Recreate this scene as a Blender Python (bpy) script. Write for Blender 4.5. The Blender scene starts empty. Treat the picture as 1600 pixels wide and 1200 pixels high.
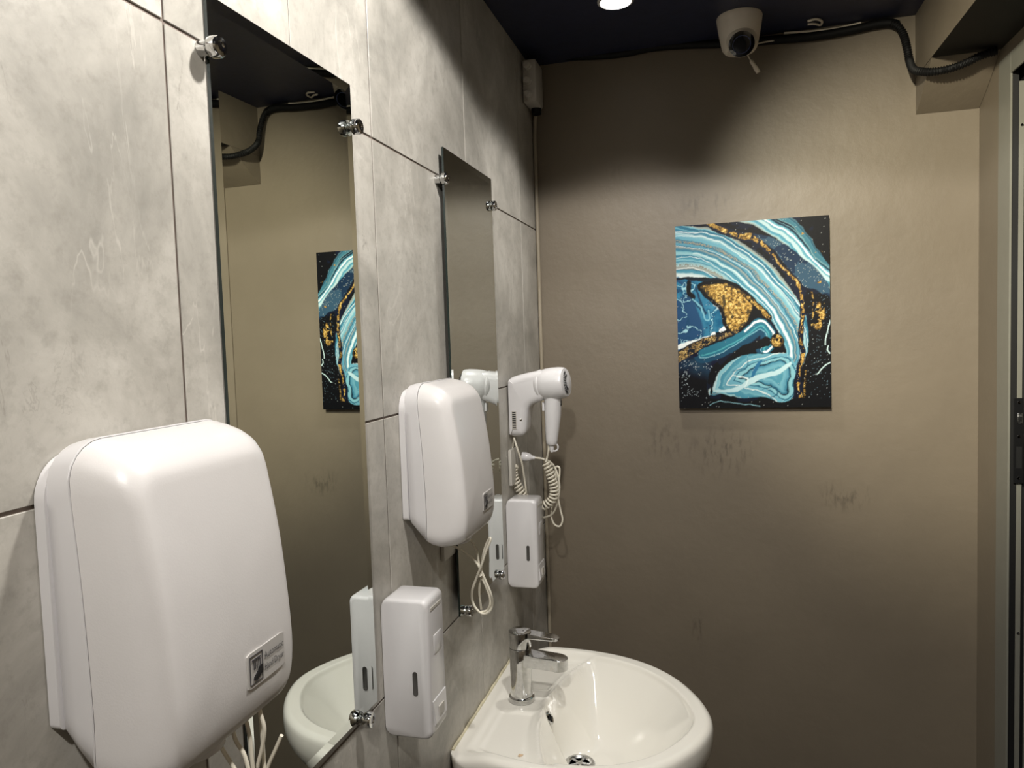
import bpy, bmesh, math, random
import numpy as np
from mathutils import Vector, Matrix

random.seed(7)
scene = bpy.context.scene
C = scene.collection
PI = math.pi

# ------------------------------------------------------------------ camera
CAM = Vector((0.5105, 0.0, 1.62))
F_PX = 1162.6
YAW, PITCH, ROLL = 0.2723, 0.0599, -0.0329
_fw = Vector((-math.sin(YAW) * math.cos(PITCH), math.cos(YAW) * math.cos(PITCH), -math.sin(PITCH)))
_rt = Vector((math.cos(YAW), math.sin(YAW), 0))
_up = _rt.cross(_fw)
CR = _rt * math.cos(ROLL) + _up * math.sin(ROLL)
CU = -_rt * math.sin(ROLL) + _up * math.cos(ROLL)
cd = bpy.data.cameras.new('camera')
cd.sensor_fit = 'HORIZONTAL'
cd.sensor_width = 36.0
cd.lens = F_PX / 1600 * 36
cd.clip_start = 0.02
cam = bpy.data.objects.new('camera', cd)
M = Matrix.Identity(4)
for i in range(3):
    M[i][0], M[i][1], M[i][2], M[i][3] = CR[i], CU[i], -_fw[i], CAM[i]
cam.matrix_world = M
C.objects.link(cam)
scene.camera = cam


def ray(u, v):
    return _fw + CR * ((u - 800) / F_PX) - CU * ((v - 600) / F_PX)


def on_x(u, v, x):
    d = ray(u, v)
    return CAM + d * ((x - CAM.x) / d.x)


def on_y(u, v, y):
    d = ray(u, v)
    return CAM + d * ((y - CAM.y) / d.y)


def on_z(u, v, z):
    d = ray(u, v)
    return CAM + d * ((z - CAM.z) / d.z)


# ------------------------------------------------------------------ world, lights, exposure
world = bpy.data.worlds.new('world')
scene.world = world
world.use_nodes = True
world.node_tree.nodes['Background'].inputs['Color'].default_value = (0.9, 0.95, 1, 1)
world.node_tree.nodes['Background'].inputs['Strength'].default_value = 0.0
vs = scene.view_settings
vs.view_transform = 'Standard'
vs.look = 'None'
vs.exposure = 0.0
vs.gamma = 1.0
vs.use_curve_mapping = False

YB = 2.145          # back wall
XR = 1.147          # right wall
ZC = 2.405          # ceiling
YN = -1.2           # wall behind the viewer


def spot(name, loc, target, watts, half_deg, blend, color, size):
    ld = bpy.data.lights.new(name, 'SPOT')
    ld.energy = watts
    ld.spot_size = math.radians(2 * half_deg)
    ld.spot_blend = blend
    ld.color = color
    ld.shadow_soft_size = size
    o = bpy.data.objects.new(name, ld)
    o.location = loc
    o.rotation_euler = (Vector(target) - Vector(loc)).to_track_quat('-Z', 'Y').to_euler()
    C.objects.link(o)
    return o


L_SINK = (0.29, 1.80)
L_MAIN = (0.45, 0.80)
L_REAR = (0.50, -0.30)
L_DOOR = (0.47, 0.55)
WARM = (1, 0.965, 0.91)
spot('downlight_beam_sink', (L_SINK[0], L_SINK[1], ZC - 0.042), (L_SINK[0], L_SINK[1], 0), 21, 56, 1.0, WARM, 0.025)
spot('downlight_beam_main', (L_MAIN[0], L_MAIN[1], ZC - 0.042), (L_MAIN[0], L_MAIN[1], 0), 41, 78, 0.08, WARM, 0.03)
spot('downlight_beam_rear', (L_REAR[0], L_REAR[1], ZC - 0.042), (L_REAR[0], L_REAR[1], 0), 52, 78, 0.08, WARM, 0.03)
spot('downlight_beam_door', (L_DOOR[0], L_DOOR[1], ZC - 0.042), (1.14, 2.145, 1.74), 160, 25, 0.9, (1, 0.93, 0.74), 0.03)


# ------------------------------------------------------------------ materials
def srgb(r, g, b):
    def f(c):
        c /= 255
        return c / 12.92 if c <= 0.04045 else ((c + 0.055) / 1.055) ** 2.4
    return (f(r), f(g), f(b), 1)


class NT:
    def __init__(s, name):
        s.m = bpy.data.materials.new(name)
        s.m.use_nodes = True
        s.t = s.m.node_tree
        s.b = s.t.nodes['Principled BSDF']

    def n(s, typ, **kw):
        nd = s.t.nodes.new(typ)
        for k, v in kw.items():
            if k in nd.inputs:
                nd.inputs[k].default_value = v
            else:
                setattr(nd, k, v)
        return nd

    def l(s, a, b):
        s.t.links.new(a, b)

    def ramp(s, fac, stops):
        r = s.t.nodes.new('ShaderNodeValToRGB')
        e = r.color_ramp.elements
        while len(e) < len(stops):
            e.new(0.5)
        for el, (p, c) in zip(e, stops):
            el.position = p
            el.color = c if len(c) == 4 else (*c, 1)
        s.l(fac, r.inputs['Fac'])
        return r.outputs['Color']

    def math(s, op, a, b=None, clamp=False):
        nd = s.t.nodes.new('ShaderNodeMath')
        nd.operation = op
        nd.use_clamp = clamp
        for i, x in enumerate((a, b)):
            if x is None:
                continue
            if isinstance(x, (int, float)):
                nd.inputs[i].default_value = x
            else:
                s.l(x, nd.inputs[i])
        return nd.outputs[0]

    def mix(s, fac, a, b):
        nd = s.t.nodes.new('ShaderNodeMix')
        nd.data_type = 'RGBA'
        for i, x in ((0, fac), (6, a), (7, b)):
            if isinstance(x, (int, float, tuple)):
                nd.inputs[i].default_value = x
            else:
                s.l(x, nd.inputs[i])
        return nd.outputs[2]


def simple(name, col, rough=0.4, metal=0.0, coat=0.0, noise=0.04, nscale=30, bump=0.0, bscale=200, spec=0.5):
    t = NT(name)
    tc = t.n('ShaderNodeTexCoord')
    nz = t.n('ShaderNodeTexNoise', Scale=nscale, Detail=4.0)
    t.l(tc.outputs['Object'], nz.inputs['Vector'])
    c0 = tuple(c * (1 - noise) for c in col[:3])
    c1 = tuple(min(1, c * (1 + noise)) for c in col[:3])
    t.l(t.ramp(nz.outputs['Fac'], [(0.3, c0), (0.7, c1)]), t.b.inputs['Base Color'])
    t.b.inputs['Roughness'].default_value = rough
    t.b.inputs['Metallic'].default_value = metal
    t.b.inputs['Specular IOR Level'].default_value = spec
    t.b.inputs['Coat Weight'].default_value = coat
    t.b.inputs['Coat Roughness'].default_value = 0.06
    if bump:
        n2 = t.n('ShaderNodeTexNoise', Scale=bscale, Detail=3.0)
        t.l(tc.outputs['Object'], n2.inputs['Vector'])
        bp = t.n('ShaderNodeBump', Strength=bump, Distance=0.002)
        t.l(n2.outputs['Fac'], bp.inputs['Height'])
        t.l(bp.outputs['Normal'], t.b.inputs['Normal'])
    return t.m


def tile_mat():
    t = NT('grey_marble_tile')
    tc = t.n('ShaderNodeTexCoord')
    oi = t.n('ShaderNodeObjectInfo')
    off = t.n('ShaderNodeCombineXYZ')
    r = t.math('MULTIPLY', oi.outputs['Random'], 53.0)
    for i in range(3):
        t.l(r, off.inputs[i])
    add = t.n('ShaderNodeVectorMath', operation='ADD')
    t.l(tc.outputs['Object'], add.inputs[0])
    t.l(off.outputs[0], add.inputs[1])
    v = add.outputs[0]
    cloud = t.n('ShaderNodeTexNoise', Scale=5.5, Detail=11.0, Roughness=0.66, Distortion=0.5)
    t.l(v, cloud.inputs['Vector'])
    base = t.ramp(cloud.outputs['Fac'], [(0.30, srgb(144, 141, 134)), (0.5, srgb(172, 168, 160)), (0.72, srgb(200, 196, 188))])
    # streaks standing upright
    mp = t.n('ShaderNodeMapping')
    mp.inputs['Scale'].default_value = (1, 3.2, 0.7)
    mp.inputs['Rotation'].default_value = (0.35, 0, 0)
    t.l(v, mp.inputs['Vector'])
    vn = t.n('ShaderNodeTexNoise', Scale=2.6, Detail=5.0, Roughness=0.55, Distortion=0.9)
    t.l(mp.outputs[0], vn.inputs['Vector'])
    d = t.math('ABSOLUTE', t.math('SUBTRACT', vn.outputs['Fac'], 0.5))
    line = t.math('SUBTRACT', 1.0, t.math('DIVIDE', d, 0.0055), clamp=True)
    gate = t.n('ShaderNodeTexNoise', Scale=5.0, Detail=2.0)
    t.l(v, gate.inputs['Vector'])
    g = t.math('MULTIPLY', t.math('SUBTRACT', gate.outputs['Fac'], 0.50), 7.0, clamp=True)
    lightv = t.math('MULTIPLY', t.math('MULTIPLY', line, g), 0.34)
    grit = t.n('ShaderNodeTexNoise', Scale=70.0, Detail=5.0, Roughness=0.7)
    t.l(v, grit.inputs['Vector'])
    gk = t.math('MULTIPLY', t.math('SUBTRACT', grit.outputs['Fac'], 0.5), 1.6, clamp=True)
    base = t.mix(gk, base, srgb(128, 124, 116))
    col = t.mix(lightv, base, srgb(232, 227, 218))
    vn2 = t.n('ShaderNodeTexNoise', Scale=3.7, Detail=6.0, Roughness=0.6, Distortion=1.2)
    sh = t.n('ShaderNodeVectorMath', operation='ADD')
    sh.inputs[1].default_value = (7.1, 3.3, 9.7)
    t.l(mp.outputs[0], sh.inputs[0])
    t.l(sh.outputs[0], vn2.inputs['Vector'])
    d2 = t.math('ABSOLUTE', t.math('SUBTRACT', vn2.outputs['Fac'], 0.46))
    line2 = t.math('SUBTRACT', 1.0, t.math('DIVIDE', d2, 0.006), clamp=True)
    g2 = t.math('MULTIPLY', t.math('SUBTRACT', 0.47, gate.outputs['Fac']), 7.0, clamp=True)
    col = t.mix(t.math('MULTIPLY', t.math('MULTIPLY', line2, g2), 0.5), col, srgb(104, 98, 90))
    t.l(col, t.b.inputs['Base Color'])
    t.b.inputs['Roughness'].default_value = 0.42
    fine = t.n('ShaderNodeTexNoise', Scale=160.0, Detail=4.0)
    t.l(v, fine.inputs['Vector'])
    bp = t.n('ShaderNodeBump', Strength=0.12, Distance=0.0015)
    t.l(fine.outputs['Fac'], bp.inputs['Height'])
    t.l(bp.outputs['Normal'], t.b.inputs['Normal'])
    return t.m


def plaster_mat(name, col, scuffs=()):
    t = NT(name)
    geo = t.n('ShaderNodeNewGeometry')
    v = geo.outputs['Position']
    n1 = t.n('ShaderNodeTexNoise', Scale=2.2, Detail=6.0, Roughness=0.6)
    t.l(v, n1.inputs['Vector'])
    c0 = tuple(c * 0.90 for c in col[:3])
    c1 = tuple(c * 1.08 for c in col[:3])
    c = t.ramp(n1.outputs['Fac'], [(0.3, c0), (0.7, c1)])
    # fine pits and scuffs left on the paint
    for (px, py, pz, ry, rz, stren) in scuffs:
        sub = t.n('ShaderNodeVectorMath', operation='SUBTRACT')
        sub.inputs[1].default_value = (px, py, pz)
        t.l(v, sub.inputs[0])
        sc = t.n('ShaderNodeVectorMath', operation='MULTIPLY')
        sc.inputs[1].default_value = (1 / ry, 0, 1 / rz)
        t.l(sub.outputs[0], sc.inputs[0])
        ln = t.n('ShaderNodeVectorMath', operation='LENGTH')
        t.l(sc.outputs[0], ln.inputs[0])
        inside = t.math('SUBTRACT', 1.0, ln.outputs['Value'], clamp=True)
        mp = t.n('ShaderNodeMapping')
        mp.inputs['Scale'].default_value = (1, 1, 0.3)
        mp.inputs['Rotation'].default_value = (0, 0.4, 0)
        t.l(v, mp.inputs['Vector'])
        nn = t.n('ShaderNodeTexNoise', Scale=75.0, Detail=4.0, Roughness=0.65)
        t.l(mp.outputs[0], nn.inputs['Vector'])
        k = t.math('MULTIPLY', t.math('SUBTRACT', nn.outputs['Fac'], 0.50), 7.0, clamp=True)
        c = t.mix(t.math('MULTIPLY', t.math('MULTIPLY', inside, k), stren), c, tuple(x * 0.35 for x in col[:3]) + (1,))
    t.l(c, t.b.inputs['Base Color'])
    t.b.inputs['Roughness'].default_value = 0.48
    n2 = t.n('ShaderNodeTexNoise', Scale=38.0, Detail=6.0, Roughness=0.6)
    t.l(v, n2.inputs['Vector'])
    n3 = t.n('ShaderNodeTexNoise', Scale=7.0, Detail=3.0)
    t.l(v, n3.inputs['Vector'])
    h = t.math('ADD', t.math('MULTIPLY', n2.outputs['Fac'], 0.35), n3.outputs['Fac'])
    bp = t.n('ShaderNodeBump', Strength=0.35, Distance=0.006)
    t.l(h, bp.inputs['Height'])
    t.l(bp.outputs['Normal'], t.b.inputs['Normal'])
    return t.m


def chrome_mat(name='polished_chrome', rough=0.06):
    t = NT(name)
    tc = t.n('ShaderNodeTexCoord')
    nz = t.n('ShaderNodeTexNoise', Scale=90.0, Detail=5.0)
    t.l(tc.outputs['Object'], nz.inputs['Vector'])
    t.l(t.ramp(nz.outputs['Fac'], [(0.3, (0.50, 0.50, 0.50)), (0.7, (0.66, 0.66, 0.65))]), t.b.inputs['Base Color'])
    rr = t.n('ShaderNodeMapRange')
    rr.inputs['From Min'].default_value = 0.5
    rr.inputs['From Max'].default_value = 0.72
    rr.inputs['To Min'].default_value = rough
    rr.inputs['To Max'].default_value = rough + 0.22
    t.l(nz.outputs['Fac'], rr.inputs['Value'])
    t.l(rr.outputs[0], t.b.inputs['Roughness'])
    t.b.inputs['Metallic'].default_value = 1.0
    return t.m


def mirror_mat():
    t = NT('silvered_mirror')
    tc = t.n('ShaderNodeTexCoord')
    nz = t.n('ShaderNodeTexNoise', Scale=14.0, Detail=6.0, Distortion=1.5)
    t.l(tc.outputs['Object'], nz.inputs['Vector'])
    t.l(t.ramp(nz.outputs['Fac'], [(0.0, (0.80, 0.85, 0.82)), (1.0, (0.83, 0.87, 0.85))]), t.b.inputs['Base Color'])
    t.b.inputs['Metallic'].default_value = 1.0
    t.b.inputs['Roughness'].default_value = 0.0
    return t.m


def emit_mat(name, col, strength):
    t = NT(name)
    t.b.inputs['Base Color'].default_value = col
    t.b.inputs['Emission Color'].default_value = col
    t.b.inputs['Emission Strength'].default_value = strength
    return t.m


def art_mat():
    t = NT('poured_paint_print')
    at = t.n('ShaderNodeAttribute', attribute_name='print')
    t.l(at.outputs['Color'], t.b.inputs['Base Color'])
    t.b.inputs['Roughness'].default_value = 0.5
    t.b.inputs['Specular IOR Level'].default_value = 0.15
    geo = t.n('ShaderNodeNewGeometry')
    w = t.n('ShaderNodeTexNoise', Scale=900.0, Detail=1.0)
    t.l(geo.outputs['Position'], w.inputs['Vector'])
    bp = t.n('ShaderNodeBump', Strength=0.15, Distance=0.0006)
    t.l(w.outputs['Fac'], bp.inputs['Height'])
    t.l(bp.outputs['Normal'], t.b.inputs['Normal'])
    return t.m


def on_wall(u, v):
    return on_y(u, v, YB)


sc = []
for u, v, ru, rv, s in ((1130, 705, 70, 55, 0.8), (1320, 775, 50, 30, 0.8), (1100, 320, 60, 25, 0.7), (1040, 690, 40, 40, 0.7), (1090, 980, 12, 45, 0.8), (970, 270, 40, 20, 0.3)):
    p = on_wall(u, v)
    sc.append((p.x, p.y, p.z, ru / 590, rv / 590, s))
TAUPE = srgb(116, 106, 91)
M_TILE = tile_mat()
M_WALL = plaster_mat('taupe_wall_paint', TAUPE, sc)
M_WALL2 = plaster_mat('taupe_plain_paint', TAUPE)
M_GROUT = simple('dark_grout', srgb(122, 110, 102), 0.8, noise=0.1)
M_CEIL = simple('navy_black_ceiling_paint', srgb(34, 38, 62), 0.45, noise=0.15, bump=0.2, bscale=50)
M_BLACK = simple('black_paint', srgb(11, 11, 11), 0.6, spec=0.25)
M_FLOOR = simple('dark_floor_tile', srgb(46, 43, 40), 0.4, noise=0.15)
M_ABS = simple('white_abs_plastic', srgb(212, 210, 211), 0.28, coat=0.25, noise=0.01)
M_ABS2 = simple('white_textured_plastic', srgb(210, 207, 206), 0.33, coat=0.15, noise=0.01, bump=0.05, bscale=600)
M_CERAMIC = simple('white_glazed_ceramic', srgb(238, 235, 226), 0.12, coat=0.6, noise=0.012, nscale=6)
M_CORD = simple('ivory_cord_rubber', srgb(222, 216, 200), 0.42)
M_CHROME = chrome_mat()
M_DRAIN = chrome_mat('brushed_drain_steel', 0.25)
M_MIRROR = mirror_mat()
M_EDGE = simple('dark_green_glass_edge', srgb(14, 30, 28), 0.1, coat=0.5)
M_DARK = simple('dark_slot', srgb(34, 34, 36), 0.3)
M_GREYWIN = simple('smoked_level_window', srgb(78, 76, 74), 0.15, coat=0.5)
M_LABEL = simple('silver_grey_label', srgb(186, 183, 180), 0.35)
M_INK = simple('black_ink', srgb(20, 20, 24), 0.5)
M_INK2 = simple('dark_grey_ink', srgb(66, 64, 68), 0.5)
M_ALU = simple('grey_painted_aluminium', srgb(120, 119, 110), 0.4, metal=0.0, noise=0.03)
M_RUBBER = simple('black_rubber', srgb(14, 14, 14), 0.6)
M_STRIKE = simple('black_steel', srgb(26, 26, 27), 0.35, metal=0.3)
M_CCTV = simple('white_camera_plastic', srgb(214, 204, 188), 0.4)
M_LENS = simple('black_lens_glass', srgb(6, 7, 12), 0.05, coat=1.0)
M_LENSRING = simple('blue_black_lens_ring', srgb(60, 66, 92), 0.2, coat=0.5)
M_PIPE = simple('painted_pipe', srgb(150, 140, 122), 0.5)
M_JBOX = simple('grey_plastic_box', srgb(190, 186, 178), 0.5)
M_SEAL = simple('yellowed_sealant', srgb(208, 200, 172), 0.5, noise=0.15)
M_PAPER = simple('wet_paper', srgb(206, 178, 146), 0.8, noise=0.2, nscale=400)
M_GLOW = emit_mat('lamp_glow', (1, 0.95, 0.88, 1), 5)
M_WHITE = simple('white_bezel', srgb(200, 196, 190), 0.4)
M_ART = art_mat()


# ------------------------------------------------------------------ geometry helpers
def origin(o):
    p = Vector((0, 0, 0))
    while o is not None:
        p += o.location
        o = o.parent
    return p


def mk(name, verts, faces, mat, parent=None, smooth=40, at=None, mats=None, fmat=None):
    base = origin(parent)
    loc = Vector(at) if at is not None else base
    me = bpy.data.meshes.new(name)
    me.from_pydata([(v[0] - loc.x, v[1] - loc.y, v[2] - loc.z) for v in verts], [], [list(f) for f in faces])
    for m in (mats or [mat]):
        me.materials.append(m)
    if fmat:
        for p, k in zip(me.polygons, fmat):
            p.material_index = k
    bm = bmesh.new()
    bm.from_mesh(me)
    bmesh.ops.recalc_face_normals(bm, faces=bm.faces)
    bm.to_mesh(me)
    bm.free()
    if smooth:
        me.shade_smooth()
        me.set_sharp_from_angle(angle=math.radians(smooth))
    o = bpy.data.objects.new(name, me)
    o.location = loc - base
    C.objects.link(o)
    o.parent = parent
    return o


def tag(o, label=None, cat=None, group=None, kind=None):
    if label:
        o['label'] = label
    if cat:
        o['category'] = cat
    if group:
        o['group'] = group
    if kind:
        o['kind'] = kind
    return o


def thing(name, loc, label, cat, group=None, kind=None):
    o = bpy.data.objects.new(name, None)
    o.empty_display_size = 0.05
    o.location = loc
    C.objects.link(o)
    return tag(o, label, cat, group, kind)


def copy_tree(o, parent=None):
    c = o.copy()
    C.objects.link(c)
    c.parent = parent
    for ch in o.children:
        copy_tree(ch, c)
    return c


def box(x0, x1, y0, y1, z0, z1, bev=0.0, seg=2):
    bm = bmesh.new()
    bmesh.ops.create_cube(bm, size=1)
    for v in bm.verts:
        v.co = Vector((x0 + (v.co.x + .5) * (x1 - x0), y0 + (v.co.y + .5) * (y1 - y0), z0 + (v.co.z + .5) * (z1 - z0)))
    if bev:
        bmesh.ops.bevel(bm, geom=bm.edges[:], offset=bev, segments=seg, profile=0.5, affect='EDGES')
    bm.verts.index_update()
    V = [tuple(v.co) for v in bm.verts]
    Fc = [[v.index for v in f.verts] for f in bm.faces]
    bm.free()
    return V, Fc


def join(*parts):
    V, Fc = [], []
    for v, f in parts:
        k = len(V)
        V += v
        Fc += [[i + k for i in q] for q in f]
    return V, Fc


def loft(rings, cap0=True, cap1=True, closed=True):
    n = len(rings[0])
    V = [tuple(p) for r in rings for p in r]
    Fc = []
    for k in range(len(rings) - 1):
        for i in range(n if closed else n - 1):
            j = (i + 1) % n
            Fc.append([k * n + i, k * n + j, (k + 1) * n + j, (k + 1) * n + i])
    if cap0:
        Fc.append(list(range(n))[::-1])
    if cap1:
        Fc.append([(len(rings) - 1) * n + i for i in range(n)])
    return V, Fc


def catmull(pts, per=8, closed=False):
    P = [Vector(p) for p in pts]
    out = []
    n = len(P)
    rng = range(n if closed else n - 1)
    for i in rng:
        if closed:
            a, b, c, d = P[(i - 1) % n], P[i], P[(i + 1) % n], P[(i + 2) % n]
        else:
            a, b, c, d = P[max(i - 1, 0)], P[i], P[i + 1], P[min(i + 2, n - 1)]
        for k in range(per):
            t = k / per
            out.append(0.5 * ((2 * b) + (c - a) * t + (2 * a - 5 * b + 4 * c - d) * t * t + (3 * b - a - 3 * c + d) * t ** 3))
    if not closed:
        out.append(P[-1].copy())
    return out


def tube(path, r, n=8, flat=1.0):
    P = [Vector(p) for p in path]
    R = r if isinstance(r, (list, tuple)) else [r] * len(P)
    T = []
    for i in range(len(P)):
        t = P[min(i + 1, len(P) - 1)] - P[max(i - 1, 0)]
        T.append(t.normalized())
    ref = Vector((0, 0, 1)) if abs(T[0].z) < 0.9 else Vector((0, 1, 0))
    nrm = (ref - T[0] * ref.dot(T[0])).normalized()
    rings = []
    for i in range(len(P)):
        nrm = (nrm - T[i] * nrm.dot(T[i])).normalized()
        bn = T[i].cross(nrm)
        rings.append([P[i] + (nrm * math.cos(2 * PI * k / n) * flat + bn * math.sin(2 * PI * k / n)) * R[i] for k in range(n)])
    return loft(rings)


def lathe(prof, org, axis, n=32, cap0=True, cap1=True):
    """prof: (radius, distance along axis)"""
    ax = Vector(axis).normalized()
    ref = Vector((0, 0, 1)) if abs(ax.z) < 0.9 else Vector((1, 0, 0))
    e1 = (ref - ax * ref.dot(ax)).normalized()
    e2 = ax.cross(e1)
    org = Vector(org)
    rings = [[org + ax * h + (e1 * math.cos(2 * PI * k / n) + e2 * math.sin(2 * PI * k / n)) * max(r, 1e-5) for k in range(n)] for r, h in prof]
    return loft(rings, cap0, cap1)


def rrect(y0, y1, z0, z1, rt, rb, m=8):
    """rounded rectangle in y/z, starting bottom right, counter clockwise"""
    pts = []
    for cy, cz, r, a0 in ((y1 - rt, z1 - rt, rt, 0), (y0 + rt, z1 - rt, rt, 90), (y0 + rb, z0 + rb, rb, 180), (y1 - rb, z0 + rb, rb, 270)):
        for k in range(m + 1):
            a = math.radians(a0 + 90 * k / m)
            pts.append((cy + r * math.cos(a), cz + r * math.sin(a)))
    return pts


def dense(pts, step=0.012):
    out = []
    n = len(pts)
    for i in range(n):
        a, b = pts[i], pts[(i + 1) % n]
        L = math.dist(a, b)
        k = max(1, int(math.ceil(L / step)))
        for j in range(k):
            out.append((a[0] + (b[0] - a[0]) * j / k, a[1] + (b[1] - a[1]) * j / k))
    return out


# ------------------------------------------------------------------ room shell
def struct(name, V, Fc, mat, **kw):
    o = mk(name, V, Fc, mat, smooth=kw.pop('smooth', 0), **kw)
    return tag(o, kind='structure')


struct('floor', *box(-0.02, 2.4, YN - 0.1, YB + 0.1, -0.05, 0.0), M_FLOOR)
struct('ceiling', *box(-0.12, 2.4, YN - 0.1, YB + 0.1, ZC, ZC + 0.05), M_CEIL)
struct('wall_back', *box(-0.12, 2.4, YB, YB + 0.1, 0, ZC), M_WALL)
struct('wall_near', *box(-0.12, 2.4, YN - 0.1, YN, 0, ZC), M_WALL2)
wl = struct('wall_left', *box(-0.12, -0.0020, YN, YB, 0, ZC), M_GROUT)
# right wall with its door opening
DY0, DY1, DZ = 1.06, 2.007, 2.222
wr = struct('wall_right', *join(box(XR, XR + 0.12, DY1, YB, 0, ZC), box(XR, XR + 0.12, YN, DY0, 0, ZC), box(XR, XR + 0.12, DY0, DY1, DZ, ZC)), M_WALL2)
struct('wall_hall', *box(2.3, 2.4, YN, YB, 0, ZC), M_WALL2)

# tiles
rows = [0.0, 0.201, 0.635, 1.069, 1.503, 1.937, ZC]
cols = [YN, -0.7215, -0.2735, 0.1745, 0.6229, 1.0710, 1.5191, 1.9672, YB]
cache = {}
G = 0.0017
for ri in range(len(rows) - 1):
    cc = list(cols)
    if ri == len(rows) - 2:
        cc = sorted(cc + [0.8490])
    for ci in range(len(cc) - 1):
        y0, y1, z0, z1 = cc[ci] + G, cc[ci + 1] - G, rows[ri] + G, rows[ri + 1] - G
        if abs(cc[ci] - 0.849) < 1e-4:
            y0 = cc[ci] + 0.0007
        if abs(cc[ci + 1] - 0.849) < 1e-4:
            y1 = cc[ci + 1] - 0.0007
        key = (round(y1 - y0, 4), round(z1 - z0, 4))
        ctr = Vector((0, (y0 + y1) / 2, (z0 + z1) / 2))
        if key in cache:
            o = bpy.data.objects.new('tile', cache[key])
            C.objects.link(o)
            o.location = ctr
            o.parent = wl
        else:
            V, Fc = box(-0.0019, 0.0, y0, y1, z0, z1, 0.0006, 1)
            o = mk('tile', V, Fc, M_TILE, parent=wl, smooth=0, at=ctr)
            cache[key] = o.data

# dropped beam over the doorway: taupe flank, black soffit
BX, BZ = 1.0025, 2.249
V, Fc = box(BX, XR + 0.0, YN, YB, BZ, ZC)
bm_o = struct('trim_1', V, Fc, M_WALL2, mats=[M_WALL2, M_BLACK])
for p in bm_o.data.polygons:
    if p.normal.z < -0.5:
        p.material_index = 1
tag(bm_o, 'taupe dropped ceiling beam with black underside above the doorway')
# plaster haunch under the beam in the corner
hv = []
for x, dy in ((BX + 0.001, 0.0), (XR - 0.001, 0.0)):
    hv += [(x, YB - 0.001, 2.158), (x, YB - 0.05, 2.184), (x, YB - 0.10, 2.217), (x, YB - 0.147, BZ), (x, YB - 0.001, BZ)]
hf = [[0, 1, 2, 3, 4], [9, 8, 7, 6, 5]] + [[i, (i + 1) % 5, 5 + (i + 1) % 5, 5 + i] for i in range(5)]
tag(struct('trim_2', hv, hf, M_WALL2, smooth=30), 'sloping taupe plaster wedge under the beam in the corner')
struct('baseboard_back', *box(0, XR, YB - 0.012, YB - 0.0005, 0, 0.08, 0.003), M_BLACK)

# ------------------------------------------------------------------ door frame
dr = thing('door_1', (XR, (DY0 + DY1) / 2, 0), 'grey aluminium door frame in the right wall with black strike plate', None, kind='structure')
FX = XR - 0.0015
JY = 1.934
FE = XR + 0.003
mk('jamb', *box(FX, FE, JY, DY1 + 0.002, 0, DZ, 0.0008, 1), M_ALU, dr, smooth=30)
mk('jamb', *box(FX, FE, DY0, DY0 + 0.073, 0, DZ, 0.0008, 1), M_ALU, dr, smooth=30)
mk('header', *box(FX, FE, DY0 + 0.073, JY, DZ - 0.047, DZ, 0.0008, 1), M_ALU, dr, smooth=30)
mk('gasket', *join(box(FE + 0.0002, XR + 0.0168, JY + 0.004, DY1, 0, DZ), box(XR + 0.0282, XR + 0.036, JY + 0.010, DY1, 0, DZ), box(FE + 0.0002, XR + 0.036, DY0, JY + 0.003, DZ - 0.030, DZ)), M_RUBBER, dr)
st = mk('stop_rail', *join(box(XR + 0.017, XR + 0.028, JY + 0.004, DY1, 0.0, DZ - 0.065, 0.001, 1), box(XR + 0.0365, XR + 0.12, JY + 0.008, DY1, 0, DZ - 0.03, 0.001, 1)), M_ALU, dr, smooth=30)
for z in (2.06, 0.9, 0.35):
    mk('screw', *lathe([(0.0035, 0), (0.003, 0.0015), (0.0012, 0.001)], (XR + 0.023, JY + 0.004, z), (0, -1, 0), 12), M_CHROME, st)
zs0, zs1 = 1.253, 1.449
pl = mk('strike_plate', *box(XR + 0.009, XR + 0.029, JY - 0.003, JY - 0.0002, zs0, zs1, 0.0008, 1), M_STRIKE, dr, smooth=30)
for z in (zs1 - 0.01, (zs0 + zs1) / 2 + 0.01, zs0 + 0.012):
    mk('screw', *lathe([(0.0035, 0), (0.003, 0.0012), (0.001, 0.0008)], (XR + 0.019, JY - 0.003, z), (0, -1, 0), 12), M_CHROME, pl)
mk('latch_slot', *box(XR + 0.014, XR + 0.0255, JY - 0.0034, JY - 0.0031, zs0 + 0.035, zs0 + 0.085), M_RUBBER, pl)
mk('latch_tongue', *box(XR + 0.016, XR + 0.0255, JY - 0.0055, JY - 0.0031, zs1 - 0.058, zs1 - 0.034, 0.0008, 1), M_DRAIN, pl)

# ------------------------------------------------------------------ mirrors
def clip_mesh():
    prof = [(0.0080, 0.0), (0.0080, 0.010), (0.0060, 0.0105), (0.0060, 0.0135), (0.0108, 0.014), (0.0113, 0.0165), (0.0113, 0.0225), (0.0100, 0.0248), (0.0054, 0.0252), (0.0045, 0.024), (0.0035, 0.024)]
    return lathe(prof, (0, 0, 0), (1, 0, 0), 24)


CLIP = None


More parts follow.
